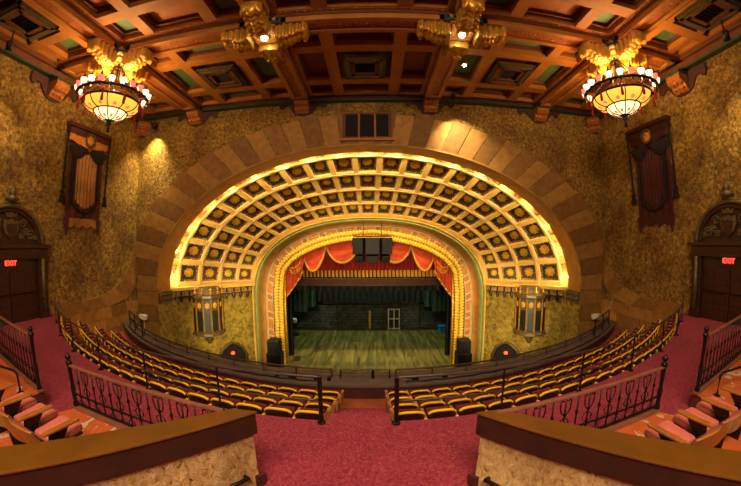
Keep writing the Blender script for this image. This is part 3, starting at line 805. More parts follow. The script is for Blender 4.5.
bm = BM(); pleat(bm, -7.5, 7.5, DP+8.4, -5.2, 3.5, 30, .12); tag(obj('black_backdrop', bm, 'black_drape', smooth=True), 'black backdrop hanging above the brick wall at the rear of the stage', 'stage drape', 'black stage drapes')
# legs: hanging teal drapes
for s in (-1, 1):
    for k, (x0, x1, y, zb) in enumerate(((5.35, 6.6, DP+2.0, ZS), (4.95, 7.2, DP+5.0, -5.4), (4.7, 7.6, DP+7.4, -5.5))):
        bm = BM(); pleat(bm, s*x0, s*x1, y, zb+.03, 1.5, 6, .10)
        tag(obj('leg_drape', bm, 'teal_drape' if k else 'black_drape', smooth=True), f'{["black", "teal", "teal"][k]} pleated drape at the {SIDE[s]} of the stage, {["nearest the opening", "second from the front", "third from the front"][k]}', 'stage drape', 'side drapes of the stage')
# pale block screens at the rear
for x0, x1, zt, lab in ((-7.6, -3.2, -5.75, 'pale grey-green block wall panel rear left on the stage'), (-3.1, 1.2, -5.7, 'dark brick panel rear centre on the stage'), (2.9, 4.5, -5.9, 'blue-grey block panel rear right of the white frame'), (4.8, 7.6, -5.7, 'pale block panel at the far right rear of the stage')):
    bm = BM(); bx(bm, x0, x1, 29.2, 29.5, ZS, zt); tag(obj('wall_panel', bm, 'stage_brick' if x0 == -3.1 else 'stage_block'), lab, 'stage panel')
bm = BM(); bx(bm, -.14, .05, 29.0, 29.06, ZS, -6.25); tag(obj('yellow_strip', bm, 'yellow_tape'), 'thin yellow upright strip at the rear centre of the stage', 'strip')
fr = thing('white_frame', 'white open metal frame with three uprights standing at the stage rear', 'frame', (2.2, 28.6, ZS))
for x in (1.68, 2.2, 2.7):
    bm = BM(); bx(bm, x-.05, x+.05, 28.6, 28.68, ZS, -6.0); obj('upright', bm, 'white_paint', fr)
for z in (-6.05, -6.95, -7.9):
    bm = BM(); bx(bm, 1.68, 2.7, 28.61, 28.67, z-.04, z+.04); obj('crossbar', bm, 'white_paint', fr)
b_ = thing('blue_crate', 'blue equipment crate at the right edge of the stage', 'crate', (6.55, 27.6, ZS))
bm = BM(); bx(bm, 6.2, 6.9, 27.3, 27.9, ZS, ZS+.5); obj('body', bm, 'blue_plastic', b_, bevel=.03)
bm = BM(); bx(bm, 6.17, 6.93, 27.27, 27.93, ZS+.5, ZS+.58); obj('lid', bm, 'blue_plastic', b_)
t = thing('stage_light_stand', 'dark light stand with a pale lamp head at the left edge of the stage', 'light stand', (-6.6, 26.6, ZS))
bm = BM(); tube(bm, [(-6.6, 26.6, ZS), (-6.6, 26.6, ZS+1.4)], .04); obj('pole', bm, 'black_metal', t)
bm = BM(); lathe(bm, [(.4, 0), (.4, .05), (.05, .12)], (-6.6, 26.6, ZS), 12); obj('base', bm, 'black_metal', t)
bm = BM(); box(bm, (-6.6, 26.45, ZS+1.35), (.4, .35, .35), Matrix.Rotation(.3, 3, 'X')); obj('lamp_head', bm, 'pale_fixture', t, bevel=.05)
t = thing('floor_monitor', 'small brown wedge monitor lying on the left front of the stage', 'monitor speaker', (-4.9, 20.6, ZS))
bm = BM(); prism(bm, [(20.4, ZS), (20.85, ZS), (20.85, ZS+.2), (20.5, ZS+.42), (20.4, ZS+.36)], 'x', -5.15, -4.75); obj('cabinet', bm, 'carved_bronze', t)
bm = BM(); box(bm, (-4.95, 20.66, ZS+.335), (.32, .36, .02), Matrix.Rotation(-.56, 3, 'X')); obj('grille', bm, 'speaker_black', t)
# speaker stacks beside the opening
for s in (-1, 1):
    for z0, hgt, w_, lab in ((ZS, 1.15, .95, 'lower'), (ZS+1.15, .85, .75, 'upper')):
        x = s*5.95; t = thing('stage_speaker', f'{lab} black loudspeaker of the stack at the {SIDE[s]} foot of the stage frame', 'loudspeaker', (x, DP-.55, z0), 'loudspeaker stacks')
        bm = BM(); bx(bm, x-w_/2, x+w_/2, DP-.95, DP-.2, z0+.004, z0+hgt); obj('cabinet', bm, 'speaker_black', t, bevel=.02)
        bm = BM(); bx(bm, x-w_/2+.06, x+w_/2-.06, DP-.97, DP-.95, z0+.08, z0+hgt-.06); obj('grille', bm, 'black_metal', t)
# hanging loudspeaker cluster
t = thing('speaker_cluster', 'black loudspeaker cluster hanging at the top centre of the stage opening', 'loudspeaker', (.25, DP-.3, -1.2))
for x, a in ((-.55, -.35), (.25, 0), (1.05, .35)):
    bm = BM(); box(bm, (x, DP-.45+abs(a)*.35, -.12), (.66 if a else .85, .6, 1.0), Matrix.Rotation(a, 3, 'Z')); obj('main_cabinet', bm, 'speaker_black', t, bevel=.03)
    bm = BM(); box(bm, (x+(.05 if a < 0 else -.05 if a > 0 else 0), DP-.42+abs(a)*.3, -.86), (.5 if a else .7, .5, .42), Matrix.Rotation(a, 3, 'Z') @ Matrix.Rotation(.35, 3, 'X')); obj('down_cabinet', bm, 'speaker_black', t, bevel=.03)
bm = BM(); tube(bm, [(-.9, DP-.4, .46), (1.4, DP-.4, .46)], .04)
for x in (-.3, .8): tube(bm, [(x, DP-.4, .46), (x, DP-.2, 1.3)], .02)
obj('hanging_bar', bm, 'black_metal', t)

# ================================================================== BALCONY: floors
RR = 18.3
def arc(yr, x): return yr + RR - math.sqrt(RR*RR - x*x)
FLY = [4.51, 5.34, 6.14, 6.94, 8.3]; FLZ = [-3.55, -3.84, -4.115, -4.376]
XE = XW
def sector(bm, ya, yb, z0, z1, xa, xb, n=60):
    """block between two arcs ya..yb, z0..z1, x from xa to xb"""
    xs = [xa+(xb-xa)*i/n for i in range(n+1)]
    A0 = [bm.verts.new((x, arc(ya, x), z1)) for x in xs]; B0 = [bm.verts.new((x, arc(yb, x), z1)) for x in xs]
    A1 = [bm.verts.new((x, arc(ya, x), z0)) for x in xs]; B1 = [bm.verts.new((x, arc(yb, x), z0)) for x in xs]
    for i in range(n):
        bm.faces.new((A0[i], A0[i+1], B0[i+1], B0[i])); bm.faces.new((A1[i], B1[i], B1[i+1], A1[i+1]))
        bm.faces.new((A0[i], A1[i], A1[i+1], A0[i+1])); bm.faces.new((B0[i], B0[i+1], B1[i+1], B1[i]))
    bm.faces.new((A0[0], B0[0], B1[0], A1[0])); bm.faces.new((A0[-1], A1[-1], B1[-1], B0[-1]))
simple('row_floor', '#a8542a', .6, 0, .35, 2)
# red carpeted cross aisle
bm = BM(); n = 60; xs = [-XE+2*XE*i/n for i in range(n+1)]
P_ = [[(x, -5, -2.78) , (x, arc(FLY[0], x), -2.78), (x, arc(FLY[0], x), -5.6)] for x in xs]
grid(bm, P_); struct(obj('floor_cross_aisle', bm, 'red_carpet'))
for i in range(4):
    bm = BM(); sector(bm, FLY[i], FLY[i+1]+(.0 if i < 3 else .1), FLZ[i]-1.0, FLZ[i], -XE, XE); struct(obj('floor_terrace', bm, 'row_floor'))
# carpeted steps of the centre aisle
AC = .06; AH = .5
bm = BM(); ns_ = 9; ya, za = 4.40, -2.78; yb, zb = 7.55, -4.37
for k in range(ns_):
    y0 = ya+(yb-ya)*k/ns_; y1 = ya+(yb-ya)*(k+1)/ns_; z = za+(zb-za)*(k+(.0 if k == 0 else .35))/ns_ - (.004 if k == 0 else 0)
    bx(bm, AC-AH, AC+AH, y0, y1+.02, -5.3, z)
struct(obj('floor_aisle_steps', bm, 'red_carpet'))
# balcony parapet with a wide ledge
bm = BM(); sector(bm, 8.32, 9.0, -5.6, -4.02, -XE, XE, 80); PAR = struct(obj('wall_parapet', bm, 'parapet_red'))
bm = BM(); sector(bm, 8.27, 9.06, -4.02, -3.955, -XE, XE, 80); struct(obj('trim_13', bm, 'ledge'))
bm = BM(); sector(bm, 8.9, 9.12, -3.955, -3.90, -XE, XE, 80); struct(obj('trim_14', bm, 'ledge'))
def arcpts(y, z, x0, x1, n=40): return [(x0+(x1-x0)*i/n, arc(y, x0+(x1-x0)*i/n), z) for i in range(n+1)]
for s in (-1, 1):
    t = thing('ledge_rail', f'low brown tube rail on short posts along the {SIDE[s]} half of the balcony ledge', 'rail', (s*5, arc(8.85, 5), -3.9), 'balcony ledge rails')
    bm = BM(); tube(bm, arcpts(8.82, -3.70, s*.95, s*12.0, 60), .03, 8); obj('top_tube', bm, 'rail_tube', t, smooth=True)
    for k in range(11):
        x = s*(.95+1.1*k); bm = BM(); tube(bm, [(x, arc(8.82, x), -3.95), (x, arc(8.82, x), -3.70)], .025, 6); obj('post', bm, 'rail_tube', t)
    bm = BM(); tube(bm, [(p[0], p[1]+.02*math.sin(i*1.3), p[2]) for i, p in enumerate(arcpts(8.45, -3.93, s*1.2, s*11.8, 70))], .022, 6)
    tag(obj('cable', bm, 'black_metal', smooth=True), f'dark cable lying along the {SIDE[s]} half of the balcony ledge', 'cable', 'cables on the ledge')
    # double tube end gate near the wall
    t = thing('end_gate', f'dark double tube gate at the {SIDE[s]} end of the balcony ledge by the wall', 'railing', (s*10.8, arc(8.9, 10.8), -3.9), 'end gates of the ledge')
    for k in range(3):
        x = s*(9.6+1.0*k); bm = BM(); tube(bm, [(x, arc(8.6, x), -3.95), (x, arc(8.6, x), -3.2)], .03, 6); obj('post', bm, 'black_metal', t)
    for z in (-3.2, -3.55):
        bm = BM(); tube(bm, arcpts(8.6, z, s*9.6, s*11.6, 12), .026, 6); obj('tube', bm, 'black_metal', t)
t = thing('centre_gate', 'small dark three-post rail frame in the middle of the balcony ledge', 'railing', (0, 8.8, -3.95))
for x, r in ((-.68, .02), (.27, .045), (.76, .02)):
    bm = BM(); tube(bm, [(x, 8.8, -3.95), (x, 8.8, -3.68)], r, 8); obj('post', bm, 'black_metal', t)
bm = BM(); tube(bm, [(-.68, 8.8, -3.68), (.76, 8.8, -3.68)], .025, 8); obj('top_tube', bm, 'rail_tube', t)
for k, (x, w_) in enumerate(((-1.35, .16), (-1.0, .1), (-2.1, .22), (1.5, .2), (-2.6, .12), (2.4, .15))):
    y = arc(8.62, x); bm = BM(); box(bm, (x, y, -3.955+.05), (w_, .14, .1)); tube(bm, [(x-w_/2, y, -3.93), (x-w_/2-.12, y+.05, -3.94)], .012, 5)
    tag(obj('junction_box', bm, 'black_metal', bevel=.01), f'small black cable box on the ledge, {["third left of the centre gate", "second left of the centre gate", "fourth left of the centre gate", "first right of the centre gate", "fifth left of the centre gate", "second right of the centre gate"][k]}', 'cable box', 'cable boxes on the ledge')

# ------------------------------------------------------------------ theatre seats
PROTO = None
def make_seat(end):
    t = thing('theatre_seat', 'x', 'seat', (0, 0, 0))
    W = .245
    # back shell (faces the camera), curved in plan
    def slab(y_off, th, z0, z1, top, w=W, k=8):
        bm = BM(); P_ = []
        ring = []
        for i in range(k+1):
            x = -w+2*w*i/k; c = .035*(1-(x/w)**2)
            zt = z1+top*(1-abs(x/w)**2.6) - .025*abs(x/w)**8
            zl = z0 if z0 else zt-.042
            yb = -c+y_off; lean = .12
            ring.append([(x, yb+lean*(1-(zl-.40)/.46), zl), (x, yb+lean*(1-(zt-.40)/.46), zt), (x, yb+th+lean*(1-(zt-.40)/.46), zt), (x, yb+th+lean*(1-(zl-.40)/.46), zl), (x, yb+lean*(1-(zl-.40)/.46), zl)])
        V = grid(bm, ring); bm.faces.new([V[0][j] for j in range(4)]); bm.faces.new([V[-1][j] for j in range(4)][::-1]); return bm
    obj('back_shell', slab(0, .03, .30, .785, .05), 'seat_shell', t, smooth=False, weld=True)
    obj('back_cushion', slab(-.012, .046, None, .80, .055), 'seat_gold', t, weld=True, bevel=.012)
    obj('back_pad', slab(.03, .05, .40, .775, .05, W-.015), 'seat_red', t, weld=True)
    bm = BM(); box(bm, (0, .26, .52), (.44, .09, .40), Matrix.Rotation(-.22, 3, 'X')); obj('seat_cushion', bm, 'seat_red', t, bevel=.03)
    def standard(x, m, w_):
        bm = BM(); prism(bm, [(.02, .0), (.30, .0), (.26, .08), (.22, .5), (.34, .60), (.34, .64), (.03, .64), (.05, .3)], 'x', x-w_, x+w_); return obj('standard', bm, m, t)
    standard(-.262, 'seat_shell', .014)
    bm = BM(); bx(bm, -.29, -.234, .03, .40, .64, .672); obj('armrest', bm, 'seat_wood', t, bevel=.008)
    bm = BM(); bx(bm, -.285, -.239, -.005, .03, .50, .68); obj('bracket', bm, 'seat_gold', t)
    if end:
        bm = BM(); prism(bm, [(.0, .0), (.34, .0), (.32, .1), (.27, .45), (.40, .60), (.40, .66), (.0, .80), (-.02, .5)], 'x', .25, .285); obj('end_panel', bm, 'seat_wood', t, bevel=.008)
        bm = BM(); bx(bm, .235, .30, .03, .42, .66, .69); obj('armrest', bm, 'seat_wood', t, bevel=.008)
    return t
seat0, seatE_l = make_seat(False), make_seat(True)
used = {False: False, True: False}
def place_seat(x, yr, z, label, group, end, flip=False):
    proto = seatE_l if end else seat0
    y = arc(yr, x); rz = math.asin(x/RR) ; loc = (x, y, z)
    if not used[end]:
        used[end] = True; o = proto; o.location = Vector(loc)+Vector((0, 0, H)); o.rotation_euler = (0, 0, rz); o['label'] = label; o['group'] = group
    else: o = dup(proto, loc, rz, label, group)
    if flip: o.scale = (-1, 1, 1)
    return o
ROWY = [4.66, 5.46, 6.26, 7.06]; ROWEND = [11.95, 11.5, 11.1, 10.6]
RN = ['rearmost', 'third', 'second', 'front']
for r_ in range(4):
    for s in (-1, 1):
        th = math.asin((AH+.33)/RR); k = 1; dth = .542/RR
        while RR*math.sin(th) < ROWEND[r_]:
            x = s*RR*math.sin(th) + AC
            place_seat(x, ROWY[r_], FLZ[r_], f'gold-topped maroon seat, {ORD[k]} from the centre aisle in the {RN[r_]} row, {SIDE[s]} block', 'theatre seats in the balcony rows', k == 1, s > 0)
            th += dth; k += 1

# guard rails behind the rearmost row
for s in (-1, 1):
    t = thing('guard_rail', f'dark two-tube guard rail behind the rearmost seat row, {SIDE[s]} of the centre aisle', 'guard rail', (s*4, arc(4.44, 4), -2.78), 'guard rails behind the seats')
    x0 = AC+s*.58
    bm = BM(); tube(bm, [(x0, 4.44, -2.06), (x0, 4.44, -2.0)]+arcpts(4.44, -1.985, x0+s*.06, s*11.7, 60), .022, 8); obj('top_tube', bm, 'rail_tube', t, smooth=True)
    bm = BM(); tube(bm, arcpts(4.44, -2.38, x0, s*11.7, 60), .018, 8); obj('middle_tube', bm, 'rail_tube', t, smooth=True)
    for k in range(7):
        x = x0+s*1.75*k; bm = BM(); tube(bm, [(x, arc(4.44, x), -2.78), (x, arc(4.44, x), -1.985)], .036 if k == 0 else .018, 8); lathe(bm, [(.07, 0), (.07, .02), (.03, .04)], (x, arc(4.44, x), -2.78), 10); obj('post', bm, 'iron', t)

# ------------------------------------------------------------------ loge platforms, iron balustrades, loge chairs, low walls
BC = .12
def mx(s, x): return BC + s*x            # distance from the axis of the balcony
ZL = -2.48
for s in (-1, 1):
    WC = .09; near = [(4.33, 3.40), (1.50+WC*s, 2.99), (1.38+WC*s, 2.97), (2.15+WC*s, 2.22), (3.0+WC*s, 1.4), (4.5+WC*s, -.1), (6.4, -.1), (4.9, 2.3)]
    far = [(5.45, 3.56), (12.35, 5.5), (12.35, -1), (6.9, -1), (6.3, 1.0)]
    for poly in (near, far):
        bm = BM(); prism(bm, [(mx(s, x), y) for x, y in poly], 'z', -2.79, ZL-.03); o = struct(obj('floor_platform', bm, 'parapet_red'))
        bm = BM(); cxp = sum(p[0] for p in poly)/len(poly); cyp = sum(p[1] for p in poly)/len(poly)
        prism(bm, [(mx(s, cxp+(x-cxp)*1.005), cyp+(y-cyp)*1.005) for x, y in poly], 'z', ZL-.03, ZL); obj('concrete_top', bm, 'orange_concrete', o)
    # low plaster wall with a broad timber cap beside the centre aisle
    WC = .09; inn = [(1.17+WC*s, 3.0), (2.0+WC*s, 2.12), (2.84+WC*s, 1.23), (4.3+WC*s, -.32)]; out_ = [(1.43+WC*s, 3.0), (2.3+WC*s, 2.28), (3.18+WC*s, 1.47), (4.75+WC*s, .0)]
    t = thing('low_wall', f'rough plaster low wall with a broad polished timber cap, {SIDE[s]} of the carpeted opening', 'low wall', (mx(s, 3), 1.6, -2.78), 'low walls beside the aisle')
    def wallpoly(e): 
        c = []
        for (a, b) in inn: c.append((mx(s, a-e*.6), b-e))
        for (a, b) in out_[::-1]: c.append((mx(s, a+e*.6), b+e))
        return c
    def inset(e):
        c = [(mx(s, a+e*.6), b+e*.8-(.04 if i == 0 else 0)) for i, (a, b) in enumerate(inn)] + [(mx(s, a-e*.3), b-e*.6-(.03 if i == 0 else 0)) for i, (a, b) in list(enumerate(out_))[::-1]]
        c[0] = (mx(s, inn[0][0]+e*1.2), inn[0][1]-.03); return c
    bm = BM(); prism(bm, inset(.05), 'z', -2.77, -2.03); obj('plaster_body', bm, 'low_wall_stucco', t)
    bm = BM(); prism(bm, inset(.0), 'z', -2.05, -1.80); obj('cap_fascia', bm, 'cap_edge', t, bevel=.012)
    bm = BM(); prism(bm, inset(-.02), 'z', -1.80, -1.765); obj('cap_top', bm, 'cap_wood', t, bevel=.014)
    bm = BM(); a, b = inn[0], out_[0]
    prism(bm, [(mx(s, 1.16+WC*s), 3.02), (mx(s, 1.16+WC*s), 2.99), (mx(s, 1.22+WC*s), 2.92), (mx(s, 1.5+WC*s), 3.02)], 'z', -2.77, -2.62); obj('skirting', bm, 'parapet_red', t)
    bm = BM(); p = (mx(s, 1.16), 2.78)
    ph = [(mx(s, 1.34+WC*s), 2.84, -2.57), (mx(s, 1.28+WC*s), 2.80, -2.55), (mx(s, 1.38+WC*s), 2.69, -2.56), (mx(s, 1.55+WC*s), 2.51, -2.58), (mx(s, 1.61+WC*s), 2.57, -2.58)]
    tube(bm, ph, .025, 8); obj('grab_handle', bm, 'black_metal', t, smooth=True)
    # ornate iron balustrade on the platform edge
    def balustrade(p0, p1, z0, hgt, label, nbal, parts_curl=True):
        a, b = Vector((mx(s, p0[0]), p0[1], z0)), Vector((mx(s, p1[0]), p1[1], z0)); d = (b-a); L = d.length; d.normalize(); nrm = Vector((-d.y, d.x, 0)); u = Vector((0, 0, 1))
        t = thing('iron_balustrade', label, 'railing', tuple(a), 'wrought iron balustrades')
        def bar(u0, z0_, u1, z1_, w_, h_, m, name):
            bm = BM(); A_, B_ = a+d*u0+u*z0_, a+d*u1+u*z1_
            hexa(bm, [tuple(A_+nrm*q-u*h_/2) for q in (-w_, w_)] + [tuple(B_+nrm*q-u*h_/2) for q in (w_, -w_)] + [tuple(A_+nrm*q+u*h_/2) for q in (-w_, w_)] + [tuple(B_+nrm*q+u*h_/2) for q in (w_, -w_)]); return obj(name, bm, m, t, bevel=.008)
        bar(-.02, hgt, L, hgt, .028, .032, 'rail_wood', 'top_rail'); bar(0, .10, L, .10, .018, .03, 'iron', 'bottom_rail'); bar(0, .36*hgt, L, .36*hgt, .015, .022, 'iron', 'middle_rail'); bar(-.05, .02, L, .02, .05, .05, 'rail_wood', 'curb')
        for q in (0,):
            pt = a+d*q; bm = BM(); lathe(bm, [(.045, 0), (.045, .1), (.03, .14), (.04, hgt*.5), (.028, hgt*.55), (.035, hgt), (.05, hgt+.02), (.05, hgt+.06), (.02, hgt+.08), (.045, hgt+.115), (.045, hgt+.15), (.01, hgt+.185)], tuple(pt), 10); obj('newel_post', bm, 'iron', t, smooth=True)
        for i in range(1, nbal):
            q = L*i/nbal; pt = a+d*q; bm = BM()
            tube(bm, [tuple(pt+u*z) for z in (.1, .3*hgt, .34*hgt, .38*hgt, .62*hgt, .66*hgt, .7*hgt, hgt)], [.011, .011, .024, .011, .011, .026, .011, .011], 6)
            if i % 2 == 0 and parts_curl:
                for sg in (-1, 1):
                    tube(bm, [tuple(pt+d*sg*(.012+.075*(1-math.cos(v*1.6*pi))*.6*(1-.35*v))+u*(hgt*.70+.22*hgt*v-.05*math.sin(v*2*pi))) for v in [k/12 for k in range(13)]], .009, 5)
                    tube(bm, [tuple(pt+d*sg*(.015+.06*math.sin(v*pi))+u*(hgt*(.40+.2*v))) for v in [k/8 for k in range(9)]], .008, 5)
            else:
                for sg in (-1, 1):
                    tube(bm, [tuple(pt+d*sg*(.01+.05*math.sin(v*pi*1.3))+u*(hgt*(.12+.2*v))) for v in [k/8 for k in range(9)]], .008, 5)
            obj('baluster', bm, 'iron', t, smooth=True)
        return t
    balustrade((4.33, 3.36), (1.45, 2.92), ZL, .70, f'wrought iron balustrade with scrolls along the front of the {SIDE[s]} loge platform', 15)
    balustrade((5.47, 3.50), (9.9, 4.78), ZL, .97, f'taller iron balustrade at the far {SIDE[s]} platform beyond the side aisle', 22, False)
    # thin handrail on the far platform
    t = thing('tube_handrail', f'thin black tube handrail on the far {SIDE[s]} platform behind the taller balustrade', 'handrail', (mx(s, 5.7), 3.26, ZL), 'tube handrails')
    bm = BM(); tube(bm, [(mx(s, 5.73), 3.27, ZL), (mx(s, 5.70), 3.26, -2.14), (mx(s, 5.78), 3.25, -2.08), (mx(s, 6.3), 3.22, -2.06), (mx(s, 7.4), 3.15, -2.02), (mx(s, 7.45), 3.15, ZL)], .022, 8); obj('tube', bm, 'black_metal', t, smooth=True)
    bm = BM(); lathe(bm, [(.06, 0), (.06, .015), (.03, .03)], (mx(s, 5.73), 3.27, ZL), 10); obj('foot', bm, 'black_metal', t)

def make_loge(both):
    t = thing('loge_chair', 'x', 'chair', (0, 0, 0))
    bm = BM(); P_ = []
    k = 10
    for i in range(k+1):
        x = -.25+.5*i/k; c = .06*(1-(x/.25)**2); P_.append([(x, -.16-c, .70-.04*(x/.25)**2), (x, .02-c, .25), (x, .045-c, .25), (x, -.135-c, .71-.04*(x/.25)**2), (x, -.16-c, .70-.04*(x/.25)**2)])
    P_ = [[(p[0], p[1], p[2]) for p in r] for r in P_]
    V = grid(bm, P_); bm.faces.new([V[0][j] for j in range(4)]); bm.faces.new([V[-1][j] for j in range(4)][::-1]); obj('back_shell', bm, 'chair_wood', t, weld=True, bevel=.006)
    bm = BM(); P_ = []
    for i in range(k+1):
        x = -.215+.43*i/k; c = .055*(1-(x/.25)**2); b_ = .05*(1-(x/.215)**4)
        P_.append([(x, -.125-c, .68), (x, -.09-c+b_, .62), (x, -.03-c+b_, .48), (x, .02-c, .38), (x, .02-c, .34)])
    grid(bm, P_); obj('back_pad', bm, 'chair_pink', t, smooth=True)
    bm = BM(); box(bm, (0, .27, .42), (.44, .42, .10), Matrix.Rotation(.10, 3, 'X')); obj('seat_cushion', bm, 'chair_pink', t, bevel=.04)
    bm = BM(); box(bm, (0, .25, .355), (.42, .40, .03), Matrix.Rotation(.10, 3, 'X')); obj('seat_pan', bm, 'dark_wood', t)
    for x in ((-.28, .28) if both else (-.28,)):
        bm = BM(); prism(bm, [(.0, .0), (.26, .0), (.22, .06), (.16, .45), (.26, .58), (.02, .58), (-.02, .4)], 'x', x-.012, x+.012); obj('standard', bm, 'iron', t)
        bm = BM(); prism(bm, [(x-.035, -.06), (x+.035, -.06), (x+.042, .2), (x+.042, .36), (x+.02, .40), (x-.02, .40), (x-.042, .36), (x-.042, .2)], 'z', .58, .615); obj('armrest', bm, 'chair_wood', t, bevel=.012)
    return t
LG = {}
POSN = ['nearest the low wall', 'second from the low wall', 'outermost, by the picture edge']
for s in (-1, 1):
    for k, x in enumerate((3.36, 3.92, 4.47)):
        both = (k == 0)
        y = 1.97+.16*(x-3.06); loc = (mx(s, x), y, ZL); rz = s*.14
        lab = f'pink-cushioned wooden chair on the {SIDE[s]} orange platform, {POSN[k]}'
        if both not in LG:
            LG[both] = make_loge(both); o = LG[both]; o.location = Vector(loc)+Vector((0, 0, H)); o.rotation_euler = (0, 0, rz); o['label'] = lab; o['group'] = 'loge chairs on the platforms'
        else: o = dup(LG[both], loc, rz, lab, 'loge chairs on the platforms')
        if s < 0 and not both: pass
        if s > 0: o.scale = (-1, 1, 1)

# ================================================================== SIDE WALLS: doors, banners, lamps
for s in (-1, 1):
    X = lambda d: s*(XW-d)
    def slabx(bm, y0, y1, z0, z1, d0, d1): bx(bm, X(d0), X(d1), y0, y1, z0, z1)
    yc = 7.28; R_ = 1.42
    dn = struct(obj('door_1' if s < 0 else 'door_2', (lambda b: (slabx(b, 5.95, 8.45, -2.78, -.02, .0, .05), b)[1])(BM()), 'dark_void'))
    for y0, y1 in ((6.05, 7.18), (7.22, 8.35)):
        bm = BM(); slabx(bm, y0, y1, -2.76, -.9, .05, .10); lf = obj('door_leaf', bm, 'dark_wood', dn)
        for r_ in range(4):
            for c in range(2):
                bm = BM(); a = y0+.1+c*.5; slabx(bm, a, a+.42, -2.62+r_*.43, -2.27+r_*.43, .10, .125); obj('door_panel', bm, 'door_red', lf, bevel=.02, at=Vector(lf['_o']))
    bm = BM(); tube(bm, [(X(.16), 7.12, -1.75), (X(.16), 6.15, -1.75)], .025, 6); tube(bm, [(X(.16), 7.28, -1.75), (X(.16), 8.25, -1.75)], .025, 6); obj('push_bar', bm, 'iron', dn)
    bm = BM(); slabx(bm, 5.95, 8.45, -.9, -.42, .05, .12); obj('transom', bm, 'dark_wood', dn)
    for a, b in ((5.72, 6.05), (8.35, 8.72)):
        bm = BM(); slabx(bm, a, b, -2.78, -.42, .0, .26); slabx(bm, a-.04, b+.04, -2.78, -2.5, .0, .3); obj('jamb', bm, 'dark_wood', dn, bevel=.02)
        bm = BM(); tube(bm, [(X(.3), (a+b)/2, -2.5), (X(.3), (a+b)/2, -.5)], .08, 8); obj('column', bm, 'carved_bronze', dn, smooth=True)
        bm = BM()
        for k in range(12): tube(bm, [(X(.31)-s*0, (a+b)/2+.085*math.cos(k*1.1+v*.9), -2.45+k*.16+v*.12) for v in (0, .5, 1)], .02, 5)
        obj('column_twist', bm, 'dark_wood', dn)
    bm = BM(); slabx(bm, 5.68, 8.78, -.45, -.12, .0, .3); obj('entablature', bm, 'door_red', dn, bevel=.02)
    bm = BM(); slabx(bm, 5.6, 8.88, -.12, .02, .0, .4); slabx(bm, 5.64, 8.84, -.5, -.43, .0, .34); obj('entablature_cap', bm, 'dark_wood', dn, bevel=.015)
    # arched tympanum with a shield
    bm = BM(); poly = [(yc+R_*math.cos(pi*k/32), .02+R_*math.sin(pi*k/32)) for k in range(33)]; prism(bm, poly, 'x', X(0), X(.06)); obj('tympanum', bm, 'dark_wood', dn)
    for r0, d0, m in ((R_, .16, 'carved_bronze'), (R_-.16, .13, 'dark_wood')):
        bm = BM(); tube(bm, [(X(d0-.04), yc+(r0-.05)*math.cos(pi*k/40), .02+(r0-.05)*math.sin(pi*k/40)) for k in range(41)], .08, 8); obj('archivolt', bm, m, dn, smooth=True)
    cr_ = []
    bm = BM(); sh = [(-.3, .78), (-.32, .5), (-.22, .25), (0, .08), (.22, .25), (.32, .5), (.3, .78), (.12, .74), (0, .82), (-.12, .74)]
    prism(bm, [(yc+a, .12+b) for a, b in sh], 'x', X(.06), X(.16)); obj('shield', bm, 'carved_bronze', dn, bevel=.03)
    bm = BM(); prism(bm, [(yc+a*.66, .2+b*.72) for a, b in sh], 'x', X(.16), X(.19)); obj('shield_face', bm, 'dark_wood', dn, bevel=.02)
    bm = BM(); prism(bm, [(yc+a, b) for a, b in ((-.2, .98), (.2, .98), (.26, 1.2), (.12, 1.1), (0, 1.24), (-.12, 1.1), (-.26, 1.2))], 'x', X(.06), X(.14)); obj('crown', bm, 'carved_bronze', dn, bevel=.015)
    bm = BM()
    for sg in (-1, 1):
        for r0, cy_, cz_ in ((.18, .52, .72), (.14, .62, .42), (.2, .85, .3), (.1, 1.05, .2), (.12, .45, .25)):
            tube(bm, [(X(.09), yc+sg*cy_+r0*(1-k/26)*math.cos(k*.42)*sg, .05+cz_+r0*(1-k/26)*math.sin(k*.42)) for k in range(24)], .04, 6)
    obj('scrolls', bm, 'carved_bronze', dn, smooth=True)
    t = tag(obj('wall_finial', (lambda b: (lathe(b, [(.02, .62), (.05, .5), (.03, .42), (.1, .34), (.14, .22), (.06, .16), (.22, .08), (.26, 0), (.04, -.1)], (X(.12), yc, 1.62), 12), b)[1])(BM()), 'carved_bronze', smooth=True), f'small dark urn finial on the wall above the arch of the {SIDE[s]} door', 'finial', 'finials over the doors')
    # exit sign
    t = thing('exit_sign', f'red glowing EXIT sign above the {SIDE[s]} side door', 'exit sign', (X(.2), 7.22, -.75), 'exit signs')
    bm = BM(); slabx(bm, 6.99, 7.45, -.77, -.50, .12, .19); obj('housing', bm, 'exit_box', t, bevel=.01)
    cu = bpy.data.curves.new('lettering', 'FONT'); cu.body = 'EXIT'; cu.size = .24; cu.align_x = 'CENTER'; cu.align_y = 'CENTER'; cu.extrude = .006; cu.offset = .004
    tmp = bpy.data.objects.new('tmp', cu); COL.objects.link(tmp); dg = bpy.context.evaluated_depsgraph_get(); me = bpy.data.meshes.new_from_object(tmp.evaluated_get(dg)); bpy.data.objects.remove(tmp)
    me.materials.clear(); me.materials.append(MATS['exit_red']); lo = bpy.data.objects.new('lettering', me); COL.objects.link(lo); lo.parent = t
    bmf = BM(); slabx(bmf, 7.01, 7.43, -.75, -.52, .185, .194); obj('face', bmf, 'exit_face', t)
    lo.location = Vector((X(.20), 7.22, -.635)) - Vector(t['_o']); lo.rotation_euler = (pi/2, 0, pi/2 if s < 0 else -pi/2)
    # banner
    mm = {'cloth': 'banner_lit_brown' if s < 0 else 'banner_red'}  # left banner gets the painted-in lit colours, right one the plain dark red
    t = thing('wall_banner', f'tall {"spot-lit brown" if s < 0 else "dark red"} fringed cloth banner hanging on the {SIDE[s]} side wall', 'banner', (X(.2), 10.7, .5), 'wall banners')
